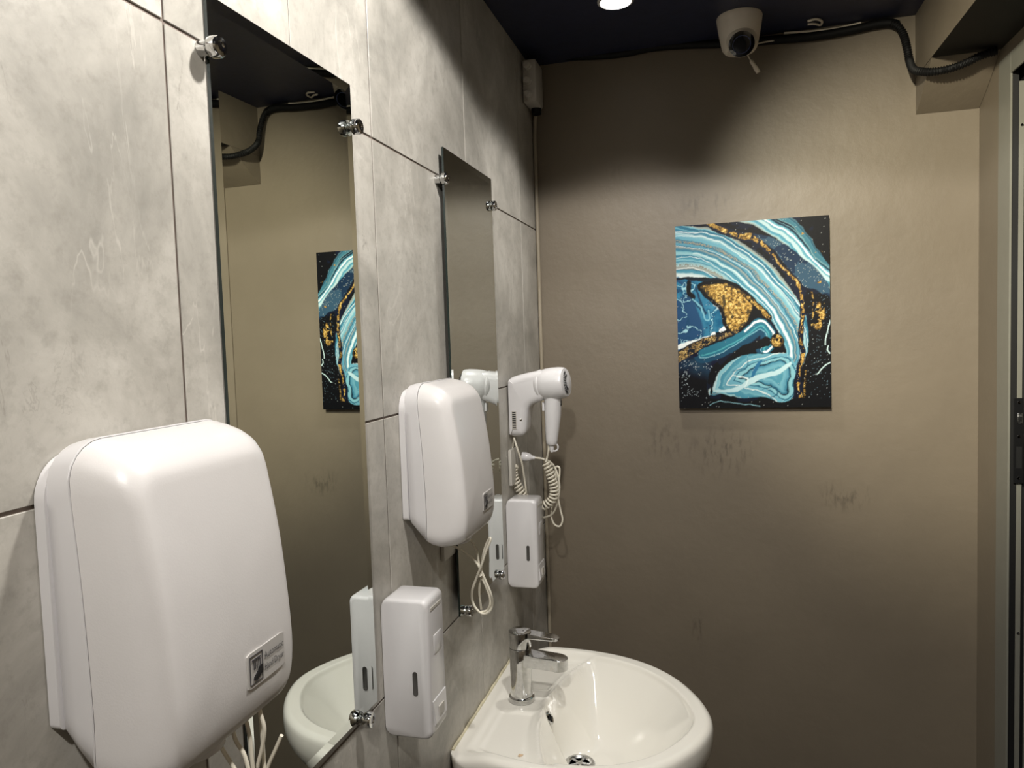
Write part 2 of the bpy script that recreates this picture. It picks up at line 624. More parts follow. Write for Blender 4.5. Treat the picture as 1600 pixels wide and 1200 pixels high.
def mirror(y0, y1, z0, z1, label, clips, tilt, xf=0.016, dp=0.0008):
    global CLIP
    yc = (y0 + y1) / 2
    t = thing('wall_mirror', (0.0, yc, z0), label, 'mirror', 'frameless wall mirrors')
    xb = xf - 0.0040
    b = 0.0125

    def X(y, x):
        return x + (y - yc) * tilt
    O = [(y0, z0), (y1, z0), (y1, z1), (y0, z1)]
    I = [(y0 + b, z0 + b), (y1 - b, z0 + b), (y1 - b, z1 - b), (y0 + b, z1 - b)]
    V = [(X(y, xb), y, z) for y, z in O] + [(X(y, xf), y, z) for y, z in O] + [(X(y, xf - dp), y, z) for y, z in I]
    gl = mk('glass_edge', V[:8], [[0, 1, 2, 3]] + [[i, (i + 1) % 4, 4 + (i + 1) % 4, 4 + i] for i in range(4)], M_EDGE, t, smooth=0)
    mk('mirror_face', V[8:], [[0, 1, 2, 3]], M_MIRROR, t, smooth=0)
    mk('bevel', V[4:], [[i, (i + 1) % 4, 4 + (i + 1) % 4, 4 + i] for i in range(4)], M_MIRROR, t, smooth=0)
    for (cy, cz) in clips:
        if CLIP is None:
            cv_, cf_ = clip_mesh()
            CLIP = mk('mirror_clip', [(a[0] + 0.0003, a[1] + cy, a[2] + cz) for a in cv_], cf_, M_CHROME, t, smooth=35, at=(0.0003, cy, cz))
        else:
            c = CLIP.copy()
            C.objects.link(c)
            c.parent = t
            c.location = Vector((0.0003, cy, cz)) - t.location
    return t


mirror(0.683, 0.985, 1.087, 1.989, 'tall frameless mirror nearest the viewer, behind the large hand dryer', [(0.675, 1.929), (0.983, 1.929), (0.938, 1.083), (0.73, 1.083)], 0.020, 0.0076)
mirror(1.345, 1.654, 1.080, 1.987, 'narrow frameless mirror farther off above the washbasin', [(1.338, 1.926), (1.652, 1.926), (1.385, 1.078), (1.617, 1.078)], 0.0, 0.015, 0.0006)

# ------------------------------------------------------------------ hand dryers
DW = 0.193
DPROF = [(1.25, 0.084), (1.275, 0.094), (1.293, 0.1010), (1.325, 0.1065), (1.36, 0.1055), (1.40, 0.1025), (1.44, 0.0985), (1.48, 0.0920), (1.515, 0.0850), (1.555, 0.0830)]


def D(z):
    return float(np.interp(z, [a for a, b in DPROF], [b for a, b in DPROF]))


def Dsm(z):
    return sum(D(z + k * 0.006) for k in range(-3, 4)) / 7


def front_x(y, z):
    return Dsm(z) + 0.003 * (1 - (2 * y / DW - 1) ** 2)


def dryer_ring(t, inset, zt, zb, rt, rb):
    pts = dense(rrect(inset, DW - inset, zb, zt, rt, rb, 10), 0.014)
    return pts


def dryer_layer(t, inset, zt, zb, rt, rb, N=120):
    # evenly sampled outline so that layers connect one to one
    y0, y1 = inset, DW - inset
    raw = dense(rrect(y0, y1, zb, zt, rt, rb, 10), 0.002)
    n = len(raw)
    cx, cz = DW / 2, 1.40
    out = []
    ang = [math.atan2((p[1] - cz), (p[0] - cx)) for p in raw]
    order = sorted(range(n), key=lambda i: ang[i])
    A = [ang[i] for i in order]
    PY = [raw[i][0] for i in order]
    PZ = [raw[i][1] for i in order]
    for k in range(N):
        a = -PI + 2 * PI * (k + 0.5) / N
        y = float(np.interp(a, A, PY, period=2 * PI))
        z = float(np.interp(a, A, PZ, period=2 * PI))
        out.append((front_x(y, z) * t, y, z))
    return out


def make_dryer(loc_y, label):
    t = thing('hand_dryer', (0, loc_y, 1.26), label, 'hand dryer', 'white automatic hand dryers')
    yo = loc_y

    def sh(Vs):
        return [(x, y + yo, z) for x, y, z in Vs]
    # back plate
    V, Fc = loft([[(x, y, z) for y, z in dense(rrect(-0.001, DW + 0.001, 1.325, 1.542, 0.036, 0.006, 10), 0.02)] for x in (0.0008, 0.0105)])
    mk('back_plate', sh(V), Fc, M_ABS, t)
    # rear shell
    L = [dryer_layer(*a) for a in ((0.10, 0.004, 1.545, 1.322, 0.034, 0.012), (0.12, 0.0015, 1.549, 1.316, 0.034, 0.014), (0.24, 0.0006, 1.5515, 1.302, 0.034, 0.016), (0.385, 0.0, 1.5530, 1.286, 0.033, 0.018), (0.390, 0.0012, 1.552, 1.287, 0.033, 0.018))]
    V, Fc = loft(L, True, False)
    mk('rear_shell', sh(V), Fc, M_ABS, t, smooth=50)
    # front shell
    lay = [(0.392, 0.0020, 1.5505, 1.2875, 0.033, 0.018), (0.398, 0.0008, 1.5517, 1.2860, 0.033, 0.018), (0.48, 0.0012, 1.5512, 1.281, 0.032, 0.018), (0.62, 0.0022, 1.5480, 1.278, 0.030, 0.019),
           (0.74, 0.0036, 1.5435, 1.2785, 0.027, 0.020), (0.82, 0.0052, 1.5395, 1.2800, 0.025, 0.020), (0.88, 0.0075, 1.5355, 1.2815, 0.023, 0.020), (0.925, 0.0104, 1.5315, 1.2830, 0.021, 0.018),
           (0.960, 0.0135, 1.5275, 1.2850, 0.019, 0.017), (0.982, 0.0160, 1.5240, 1.2875, 0.017, 0.016), (0.995, 0.0185, 1.5200, 1.2905, 0.015, 0.015), (1.0, 0.0230, 1.514, 1.296, 0.013, 0.013), (1.0, 0.040, 1.495, 1.31, 0.012, 0.011),
           (1.0, 0.065, 1.47, 1.33, 0.010, 0.010), (1.0, 0.085, 1.43, 1.37, 0.01, 0.008)]
    L = [dryer_layer(*a) for a in lay]
    V, Fc = loft(L, False, True)
    fs = mk('front_shell', sh(V), Fc, M_ABS2, t, smooth=50)
    # outlet ring under the body
    V, Fc = lathe([(0.033, 0.0), (0.0335, 0.014), (0.032, 0.017), (0.027, 0.017), (0.025, 0.006)], (0.054, DW / 2 - 0.012, 1.2880), (0, 0, -1), 36)
    mk('air_outlet', sh(V), Fc, M_ABS, t)
    # label on the lower right of the front
    ly0, ly1, lz0, lz1 = 0.0995, 0.1575, 1.3195, 1.3515

    def on_front(y, z, e):
        return (front_x(y, z) + e, y, z)

    def patch(pts, e0, e1):
        n = len(pts)
        V = [on_front(y, z, e0) for y, z in pts] + [on_front(y, z, e1) for y, z in pts]
        return V, [list(range(n)), [2 * n - 1 - i for i in range(n)]] + [[i, (i + 1) % n, n + (i + 1) % n, n + i] for i in range(n)]
    outline = dense(rrect(ly0, ly1, lz0, lz1, 0.004, 0.004, 4), 0.05)
    # curved plate as a grid strip
    strips = []
    NS = 12
    for k in range(NS):
        a, b = ly0 + (ly1 - ly0) * k / NS, ly0 + (ly1 - ly0) * (k + 1) / NS
        d0 = 0.0015 if k == 0 else 0
        d1 = 0.0015 if k == NS - 1 else 0
        strips.append(patch([(a, lz0 + d0), (b, lz0 + d1), (b, lz1 - d1), (a, lz1 - d0)], -0.0006, 0.0009))
    lb = mk('label_plate', sh(join(*strips)[0]), join(*strips)[1], M_LABEL, fs, smooth=30)
    lb['label'] = 'silver grey plate with hand pictogram and lettering'
    # pictogram frame
    iy0, iy1, iz0, iz1 = ly0 + 0.003, ly0 + 0.022, lz0 + 0.003, lz1 - 0.003
    w = 0.0007
    fr = [patch([(a, c), (b, c), (b, d), (a, d)], 0.0010, 0.0014) for a, b, c, d in ((iy0, iy1, iz1 - w, iz1), (iy0, iy1, iz0, iz0 + w), (iy0, iy0 + w, iz0, iz1), (iy1 - w, iy1, iz0, iz1), (iy0 + 0.003, iy1 - 0.003, iz1 - 0.0045, iz1 - 0.0035))]
    for k in range(5):
        yy = iy0 + 0.005 + k * 0.0023
        fr.append(patch([(yy, iz0 + 0.013), (yy + 0.0007, iz0 + 0.013), (yy + 0.0007, iz1 - 0.0048), (yy, iz1 - 0.0048)], 0.0010, 0.0014))
    V, Fc = join(*fr)
    mk('pictogram_frame', sh(V), Fc, M_INK2, lb, smooth=0)
    hand = [(0.005, 0.0035), (0.0085, 0.002), (0.013, 0.004), (0.0182, 0.0075), (0.0184, 0.014), (0.0145, 0.0135), (0.0118, 0.0125), (0.0112, 0.0105), (0.008, 0.0085), (0.0052, 0.0065)]
    V, Fc = patch([(iy0 + a, iz0 + b) for a, b in hand], 0.0011, 0.0018)
    mk('pictogram_hand', sh(V), Fc, M_INK, lb, smooth=0)
    for txt, zz in (('Automatic', 0.019), ('Hand Dryer', 0.0085)):
        cu = bpy.data.curves.new('lettering', 'FONT')
        cu.body = txt
        cu.size = 0.0098
        cu.resolution_u = 2
        tmp = bpy.data.objects.new('tmp', cu)
        C.objects.link(tmp)
        dg = bpy.context.evaluated_depsgraph_get()
        me = bpy.data.meshes.new_from_object(tmp.evaluated_get(dg))
        xs = [v.co.x for v in me.vertices]
        s = 0.0315 / (max(xs) - min(xs))
        V = [on_front(ly0 + 0.0245 + (v.co.x - min(xs)) * s, lz0 + zz + v.co.y * 0.95, 0.0013) for v in me.vertices]
        Fc = [list(p.vertices) for p in me.polygons]
        bpy.data.objects.remove(tmp)
        bpy.data.meshes.remove(me)
        mk('lettering', sh(V), Fc, M_INK2, lb, smooth=0)
    return t


d_near = make_dryer(0.4475, 'large white hand dryer in the foreground left of the nearest mirror')
d_far = copy_tree(d_near)
d_far.location.y = 1.1265
d_far['label'] = 'white hand dryer mounted between the two mirrors, with a looped cord'

# cords of the near dryer
def px_path(pts, per=8):
    return catmull([on_y(u, v, y) for u, v, y in pts], per)


def cords(parent, lists, r):
    for pts in lists:
        V, Fc = tube(px_path(pts), r, 8)
        mk('power_cord', V, Fc, M_CORD, parent, smooth=60)


yn = 0.56
cords(d_near, [[(362, 1130, yn), (368, 1156, yn), (382, 1180, yn), (390, 1215, yn), (392, 1260, yn)],
               [(382, 1115, yn + .01), (390, 1150, yn + .01), (394, 1190, yn + .01), (398, 1230, yn + .01), (400, 1270, yn)],
               [(402, 1095, yn + .02), (408, 1118, yn + .02), (413, 1140, yn + .02), (409, 1170, yn + .02), (402, 1200, yn + .02), (396, 1250, yn + .02)],
               [(404, 1095, yn + .03), (408, 1130, yn + .03), (411, 1170, yn + .03), (413, 1210, yn + .03), (412, 1260, yn + .02)],
               [(440, 1149, yn + .03), (430, 1172, yn + .03), (418, 1200, yn + .03), (408, 1240, yn + .03), (400, 1270, yn + .02)],
               [(340, 1158, yn - .01), (352, 1178, yn - .01), (368, 1205, yn - .01), (380, 1240, yn)]], 0.0019)

# cords of the far dryer
yf = 1.27
cords(d_far, [[(700, 848, yf), (718, 858, yf), (738, 872, yf), (750, 888, yf), (758, 906, yf), (767, 928, yf), (769, 945, yf + .01), (764, 956, yf + .01), (754, 959, yf + .01), (744, 951, yf + .01), (738, 938, yf + .01), (738, 922, yf), (745, 902, yf - .005), (752, 884, yf - .01), (759, 862, yf - .01), (766, 845, yf - .01), (765, 841, yf - .008), (759, 853, yf - .004), (754, 872, yf), (751, 900, yf + .02), (749, 925, yf + .025), (752, 952, yf + .025)],
              [(728, 840, yf + .01), (738, 847, yf + .01), (745, 860, yf + .01), (748, 880, yf + .01), (752, 900, yf + .01), (760, 918, yf + .012), (766, 938, yf + .014), (762, 953, yf + .014), (752, 956, yf + .014)]], 0.0023)
V, Fc = lathe([(0.0055, -0.004), (0.0055, 0.004)], on_y(750, 897, yf + 0.001), (0.5, 0, -0.8), 12)
mk('cord_tie', V, Fc, M_CORD, d_far)

# wall socket below the far dryer
sk = thing('wall_socket', (0, 1.325, 1.205), 'small white wall socket plate half hidden below the farther hand dryer', 'socket')
mk('cover_plate', *box(0.0005, 0.0085, 1.288, 1.37, 1.207, 1.289, 0.002, 2), M_JBOX, sk, smooth=35)
mk('socket_well', *lathe([(0.019, 0), (0.019, 0.0006), (0.016, 0.0007), (0.016, 0.0001)], (0.0088, 1.329, 1.248), (1, 0, 0), 24), M_ABS, sk)

# ------------------------------------------------------------------ soap dispensers
def make_dispenser(y0, label):
    t = thing('soap_dispenser', (0, y0, 1.008), label, 'soap dispenser', 'white wall soap dispensers')
    dpt, wid, z0, z1 = 0.0775, 0.066, 1.008, 1.2275

    # body: rounded box, corner radius in the x/z view, softened towards the near side
    def ringy(y, ins):
        x1 = dpt - ins
        pts = []
        rT, rB = 0.010, 0.012
        za, zb2 = z0 + ins, z1 - ins
        for cx, cz, r, a0 in ((x1 - rT, zb2 - rT, rT, 0), (0.0008 + 0.012, zb2 - 0.012, 0.012, 90), (0.0008 + 0.012, za + rB, rB, 180), (x1 - rB, za + rB, rB, 270)):
            for k in range(7):
                a = math.radians(a0 + 15 * k)
                pts.append((cx + r * math.cos(a), y, cz + r * math.sin(a)))
        return pts
    L = [ringy(y0 + a, b) for a, b in ((0.0, 0.0055), (0.0012, 0.0028), (0.0035, 0.0009), (0.007, 0.0), (wid - 0.003, 0.0), (wid - 0.0008, 0.0008), (wid, 0.0025))]
    V, Fc = loft(L)
    body = mk('body', V, Fc, M_ABS, t, smooth=35)
    # level window on the side facing the viewer
    wx, wz0, wz1, wr_ = 0.0535, 1.079, 1.114, 0.0036
    pts = []
    for k in range(13):
        a = PI * k / 12
        pts.append((wx + wr_ * math.cos(a), wz1 - wr_ + wr_ * math.sin(a)))
    for k in range(13):
        a = PI + PI * k / 12
        pts.append((wx + wr_ * math.cos(a), wz0 + wr_ + wr_ * math.sin(a)))
    V, Fc = loft([[(wx + (x - wx) * s, y, 0.5 * (wz0 + wz1) + (z - 0.5 * (wz0 + wz1)) * s) for x, z in pts] for y, s in ((y0 + 0.001, 1.12), (y0 - 0.0006, 1.10), (y0 - 0.0007, 1.0), (y0 - 0.0001, 0.93))], False, True)
    mk('level_window', V, Fc, M_GREYWIN, t, smooth=35)
    # front face: refill flap, push key, spout flap
    fx = dpt
    mk('push_key', *box(fx - 0.002, fx + 0.0012, y0 + 0.022, y0 + 0.052, 1.136, 1.166, 0.001, 2), M_ABS, body, smooth=35)
    mk('lid_grip', *box(fx - 0.001, fx + 0.0008, y0 + 0.012, y0 + 0.056, 1.207, 1.2125, 0.0006, 1), M_JBOX, body, smooth=35)
    V = [(fx - 0.003, y0 + 0.008, 1.07), (fx - 0.003, y0 + 0.062, 1.07), (fx + 0.0012, y0 + 0.008, 1.066), (fx + 0.0012, y0 + 0.062, 1.066), (fx + 0.0035, y0 + 0.012, 1.03), (fx + 0.0035, y0 + 0.058, 1.03), (fx - 0.012, y0 + 0.012, 1.009), (fx - 0.012, y0 + 0.058, 1.009)]
    Fc = [[0, 1, 3, 2], [2, 3, 5, 4], [4, 5, 7, 6], [6, 7, 1, 0], [0, 2, 4, 6], [1, 7, 5, 3]]
    sp = mk('spout_flap', V, Fc, M_ABS, t, smooth=20)
    mk('sensor_window', *box(fx + 0.002, fx + 0.0045, y0 + 0.026, y0 + 0.046, 1.036, 1.052, 0.0006, 1), M_JBOX, sp, smooth=30)
    return t


s_near = make_dispenser(1.0285, 'white soap dispenser at the lower right corner of the nearest mirror')
s_far = copy_tree(s_near)
s_far.location.y = 1.7325
s_far['label'] = 'white soap dispenser below the hair dryer beside the farther mirror'

# ------------------------------------------------------------------ hair dryer on its wall holder
HY = 1.812
hd = thing('hair_dryer', (0, HY, 1.375), 'white wall-mounted hotel hair dryer with coiled cord in the corner', 'hair dryer')


ax = Vector((0.975, -0.17, 0.10)).normalized()
A0 = Vector((0.018, HY, 1.4975))
# holder: one elbow-shaped body, side profile in x/z swept across the width with rounded flanks
prof = [(0.001, 1.508), (0.003, 1.518), (0.010, 1.5245), (0.030, 1.531), (0.055, 1.5365), (0.080, 1.5405), (0.098, 1.5395), (0.107, 1.530), (0.109, 1.507), (0.107, 1.484), (0.100, 1.4745), (0.086, 1.4660),
        (0.074, 1.4615), (0.062, 1.456), (0.055, 1.449), (0.051, 1.438), (0.048, 1.415), (0.0455, 1.396), (0.041, 1.384), (0.032, 1.378), (0.016, 1.377), (0.006, 1.379), (0.001, 1.386), (0.001, 1.42), (0.001, 1.47)]
pc = [(max(p.x, 0.001), p.y) for p in catmull([(a, b, 0) for a, b in prof], 5, True)]
npc = len(pc)


def prof_inset(k):
    out = []
    for q in range(npc):
        a, b = pc[(q - 2) % npc], pc[(q + 2) % npc]
        tx, tz = b[0] - a[0], b[1] - a[1]
        L = math.hypot(tx, tz) or 1
        nx, nz = tz / L, -tx / L            # inward for this winding
        kk = k if pc[q][0] > 0.004 else k * 0.25
        out.append((max(0.001, pc[q][0] + nx * kk), pc[q][1] + nz * kk))
    return out


hw_, rr_ = 0.0375, 0.019
L = []
for sgn in (-1, 1):
    ks = range(7) if sgn < 0 else range(6, -1, -1)
    for k in ks:
        f = PI / 2 * k / 6
        yy = sgn * (hw_ - rr_ + rr_ * math.cos(f))
        L.append([(x, HY + yy - 0.10 * max(0, x - 0.03), zq) for x, zq in prof_inset(rr_ * (1 - math.sin(f)))])
V, Fc = loft(L)
hold = mk('wall_holder', V, Fc, M_ABS, hd, smooth=50)
V, Fc = lathe([(0.034, 0.060), (0.0385, 0.0655), (0.0385, 0.0690), (0.0365, 0.071)], A0, ax, 40)
mk('socket_ring', V, Fc, M_ABS, hd, smooth=40)
V, Fc = lathe([(0.033, 0.066), (0.0375, 0.072), (0.0395, 0.085), (0.040, 0.100), (0.0392, 0.118), (0.0370, 0.130), (0.0345, 0.1335), (0.032, 0.1335)], A0, ax, 44)
head = mk('dryer_head', V, Fc, M_ABS, hd, smooth=50)
# rear grille of fine bars
e1 = Vector((0, 1, 0))
e2 = ax.cross(e1)
V, Fc = lathe([(0.0325, 0.130), (0.0325, 0.1336), (0.024, 0.1362), (0.012, 0.138), (0.001, 0.1385)], A0, ax, 40)
gr = mk('intake_grille', V, Fc, M_ABS, head, smooth=60)
sl = []
for k in range(26):
    a = 2 * PI * k / 26
    dv = e1 * math.cos(a) + e2 * math.sin(a)
    tn = -e1 * math.sin(a) + e2 * math.cos(a)
    for r0, r1 in ((0.0150, 0.0205), (0.0235, 0.0290)):
        h = lambda r: 0.1387 - (r / 0.0325) ** 2 * 0.0047
        q = []
        for r in (r0, r1):
            for s in (-1, 1):
                q.append(A0 + ax * (h(r) + 0.0003) + dv * r + tn * s * (0.00042 + 0.012 * r))
        sl.append(([tuple(p) for p in q] + [tuple(p - ax * 0.002) for p in q], [[0, 1, 3, 2], [4, 6, 7, 5], [0, 4, 5, 1], [2, 3, 7, 6], [0, 2, 6, 4], [1, 5, 7, 3]]))
V, Fc = join(*sl)
mk('grille_slots', V, Fc, M_DARK, gr, smooth=0)
HH = A0.y + ax.y * 0.095
hp = [Vector((0.1135, HH, 1.485)), Vector((0.1128, HH, 1.463)), Vector((0.1115, HH, 1.43)), Vector((0.109, HH, 1.395)), Vector((0.107, HH, 1.368)), Vector((0.1065, HH, 1.358)), Vector((0.1063, HH, 1.355))]
V, Fc = tube(hp, [0.0225, 0.0215, 0.0205, 0.0175, 0.0150, 0.0138, 0.0105], 24)
hdl = mk('handle', V, Fc, M_ABS, hd, smooth=60)
mk('switch', *box(0.129, 0.1345, HH - 0.006, HH + 0.006, 1.452, 1.468, 0.0015, 1), M_DARK, hdl, smooth=30)
mk('cool_button', *box(0.086, 0.0915, HH - 0.007, HH + 0.004, 1.44, 1.462, 0.0015, 1), M_ABS, hdl, smooth=30)
ringp = [Vector((0.113 + 0.0095 * math.cos(a), HH, 1.349 + 0.0095 * math.sin(a))) for a in [2 * PI * k / 24 for k in range(25)]]
V, Fc = tube(ringp, 0.0022, 8)
mk('hanging_loop', V, Fc, M_ABS, hdl, smooth=60)
V, Fc = lathe([(0.0075, 0), (0.006, 0.012), (0.0035, 0.02)], (0.1062, HH, 1.357), (0, 0, -1), 16)
mk('strain_relief', V, Fc, M_ABS, hdl)
# vent slots and screw on the holder's near flank
vb = mk('vent_panel', *box(0.0125, 0.0235, HY - 0.0400, HY - 0.0380, 1.397, 1.442, 0.0004, 1), M_JBOX, hold, smooth=30)
V, Fc = join(*[box(0.0135, 0.0225, HY - 0.0404, HY - 0.0399, 1.3995 + k * 0.0047, 1.4022 + k * 0.0047) for k in range(9)])
mk('vent_slots', V, Fc, M_DARK, vb, smooth=0)
V, Fc = lathe([(0.0045, 0), (0.0045, 0.002), (0.003, 0.003)], (0.0345, HY - 0.0345, 1.42), (0.5, -0.85, 0), 16)
mk('screw', V, Fc, M_CHROME, hold)
# coiled cord: helix around a hanging path
cp = px_path([(803, 726, HY), (802, 740, HY), (808, 757, HY), (818, 775, HY), (829, 787, HY), (843, 791, HY), (856, 787, HY), (865, 775, HY), (865, 758, HY), (859, 738, HY), (853, 722, HY)], 40)
# arc-length resample
ln = [0.0]
for a, b in zip(cp, cp[1:]):
    ln.append(ln[-1] + (b - a).length)
NT_ = 31
res = NT_ * 12
hel = []
prev = None
for k in range(res + 1):
    s = ln[-1] * k / res
    p = Vector([float(np.interp(s, ln, [c[i] for c in cp])) for i in range(3)])
    s2 = min(ln[-1], s + 0.002)
    s1 = max(0, s - 0.002)
    tn = Vector([float(np.interp(s2, ln, [c[i] for c in cp]) - np.interp(s1, ln, [c[i] for c in cp])) for i in range(3)]).normalized()
    n1 = Vector((0, 1, 0))
    n2 = tn.cross(n1).normalized()
    a = 2 * PI * NT_ * k / res
    hel.append(p + (n1 * math.cos(a) + n2 * math.sin(a)) * 0.0100)
V, Fc = tube(hel, 0.0026, 6)
mk('coiled_cord', V, Fc, M_CORD, hd, smooth=70)
for pts in ([(857, 695, HH), (857, 704, HH), (855, 714, HH + .008), (853, 722, HY - 0.009)],
            [(803, 684, HY), (801, 700, HY), (800, 715, HY), (801, 724, HY), (806, 727, HY - .006), (809, 731, HY)],
            [(803, 684, HY - .02), (808, 700, HY - .03), (815, 722, HY - .02), (819, 745, HY), (822, 768, HY + .012), (823, 785, HY + .02), (826, 800, HY + .02), (838, 808, HY + .025), (852, 808, HY + .03), (864, 802, HY + .03), (871, 785, HY + .03), (874, 760, HY + .03), (870, 738, HY + .03), (862, 724, HY + .03), (848, 717, HY + .03), (833, 715, HY + .03)]):
    V, Fc = tube(px_path(pts), 0.0026, 8)
    mk('cord', V, Fc, M_CORD, hd, smooth=60)
pts = [(868, 780, HY + .03), (871, 762, HY + .034), (874, 745, HY + .034), (874, 731, HY + .034), (868, 731, HY + .034), (869, 750, HY + .032), (872, 778, HY + .03), (876, 798, HY + .034), (879, 812, HY + .034), (875, 822, HY + .034), (867, 820, HY + .034), (862, 810, HY + .034), (862, 795, HY + .034), (866, 780, HY + .03)]
V, Fc = tube(px_path(pts), 0.0024, 8)
mk('cord_loop', V, Fc, M_CORD, hd, smooth=60)
pp = on_y(822, 714, HY + 0.03)
pq = on_y(833, 715, HY + 0.03)
V, Fc = lathe([(0.012, -0.010), (0.0125, 0.0), (0.009, 0.012), (0.0055, 0.016), (0.0045, 0.024)], pp, pq - pp, 16)
mk('plug', V, Fc, M_ABS, hd, smooth=35)
sk2 = thing('wall_socket', (0, HY, 1.26), 'white wall socket behind the coiled cord of the hair dryer', 'socket')
mk('cover_plate', *box(0.0005, 0.009, HY - 0.045, HY + 0.045, 1.255, 1.345, 0.002, 2), M_JBOX, sk2, smooth=35)

# ------------------------------------------------------------------ washbasin
bs = thing('washbasin', (0, 1.52, 0.66), 'white ceramic D-shaped washbasin fixed to the tiled wall', 'sink')
half = [(0.001, 0.222), (0.012, 0.238), (0.05, 0.254), (0.12, 0.267), (0.20, 0.270), (0.28, 0.258), (0.35, 0.228), (0.41, 0.178), (0.455, 0.112), (0.480, 0.052)]


def cy(x):
    return 1.522 - 0.09 * x


ctrl = [(x, cy(x) + h, 0) for x, h in half] + [(0.4885, cy(0.4885), 0)] + [(x, cy(x) - h, 0) for x, h in half[::-1]]
ol = [(max(p.x, 0.001), p.y) for p in catmull(ctrl, 10)]
for k in range(1, 24):
    ol.append((0.001, cy(0) - 0.222 + 0.444 * k / 24))
OL = np.array(ol)
c0 = np.array([0.235, 1.505])
ang = np.arctan2(OL[:, 1] - c0[1], OL[:, 0] - c0[0])
rad = np.hypot(OL[:, 1] - c0[1], OL[:, 0] - c0[0])
o_ = np.argsort(ang)
NA, NR = 192, 84
TH = -PI + 2 * PI * (np.arange(NA) + 0.5) / NA
RR = np.interp(TH, ang[o_], rad[o_], period=2 * PI)
SS = np.concatenate([np.linspace(0.02, 0.80, 56), np.linspace(0.80, 1.0, NR - 56 + 1)[1:]])
segA = OL
segB = np.roll(OL, -1, axis=0)


def dist_out(P):
    d = np.full(len(P), 9.0)
    for a, b in zip(segA, segB):
        ab = b - a
        L2 = max((ab ** 2).sum(), 1e-12)
        t = np.clip(((P - a) @ ab) / L2, 0, 1)
        q = a + t[:, None] * ab
        d = np.minimum(d, np.hypot(P[:, 0] - q[:, 0], P[:, 1] - q[:, 1]))
    return d


def sstep(x):
    x = np.clip(x, 0, 1)
    return x * x * (3 - 2 * x)


def smin(a, b, k):
    h = np.clip(0.5 + 0.5 * (b - a) / k, 0, 1)
    return b + (a - b) * h - k * h * (1 - h)


gx = c0[0] + np.outer(SS, RR * np.cos(TH))
gy = c0[1] + np.outer(SS, RR * np.sin(TH))
P = np.stack([gx.ravel(), gy.ravel()], 1)
d2 = dist_out(P)
x_, y_ = P[:, 0], P[:, 1]
DECK, RIM = 0.832, 0.853
xe = 0.140 + 1.0 * (y_ - 1.50) ** 2          # bowed front edge of the tap deck
# rim height: low at the wall, rising over the shoulders
sidey = np.abs(y_ - (1.535 - 0.11 * x_))
rimw = sstep((x_ - 0.01) / 0.09)
zr = DECK + (RIM - DECK) * rimw
zr = zr - 0.016 * (1 - np.sqrt(np.clip(1 - (1 - np.clip(d2 / 0.016, 0, 1)) ** 2, 0, 1))) * sstep(x_ / 0.05)
# deck plateau
deckmask = sstep((d2 - 0.024) / 0.018) * (1 - sstep((x_ - xe + 0.004) / 0.02)) 
deck_side = sstep((d2 - 0.024) / 0.02)
z = zr * (1 - deck_side) + np.where(x_ < 0.24, DECK, RIM) * deck_side
w_in = sstep((x_ - xe + 0.02) / 0.05)
z = np.where(deck_side > 0, zr + (DECK - zr) * deck_side * (1 - w_in), zr)
tray = sstep((np.abs(y_ - 1.525) - 0.050) / 0.008) * sstep((x_ - 0.028) / 0.008) * (1 - sstep((x_ - xe + 0.022) / 0.008)) * sstep((d2 - 0.05) / 0.01)
z = z - 0.0025 * tray
# bowl
e = smin((x_ - xe) * 1.55, (d2 - 0.034), 0.03)
bowl = sstep(np.clip(e, 0, 1) / 0.150) * 0.5 + (1 - np.exp(-np.clip(e, 0, 1) / 0.055)) * 0.5
zb = -0.150 * bowl
dr0 = np.hypot(x_ - 0.209, y_ - 1.520)
z = z + zb * sstep(np.clip(e, 0, 1) / 0.008 + 0.0)
zmin = 0.708
z = np.maximum(z, zmin) + 0.0
flat = sstep((0.075 - dr0) / 0.04)
z = z * (1 - flat) + (0.706 + 0.05 * np.clip(dr0 - 0.033, 0, 1)) * flat
zz = z.reshape(gx.shape)
rings = [[(float(gx[i, j]), float(gy[i, j]), float(zz[i, j])) for j in range(NA)] for i in range(NR)]
# outer skirt
for s, zq in ((1.0, 0.822), (0.995, 0.808), (0.975, 0.790), (0.92, 0.765), (0.82, 0.735), (0.66, 0.70), (0.45, 0.672), (0.25, 0.662)):
    rings.append([(max(0.001, float(c0[0] + s * RR[j] * math.cos(TH[j])) if s > 0.99 or math.cos(TH[j]) > -0.3 else max(0.001, float(c0[0] + (s if s > .6 else .6) * RR[j] * math.cos(TH[j])))), float(c0[1] + s * RR[j] * math.sin(TH[j])), zq) for j in range(NA)])
V, Fc = loft(rings)
mk('basin', V, Fc, M_CERAMIC, bs, smooth=70)


def basin_z(x, y):
    i = int(np.argmin(np.hypot(P[:, 0] - x, P[:, 1] - y)))
    return float(z[i])


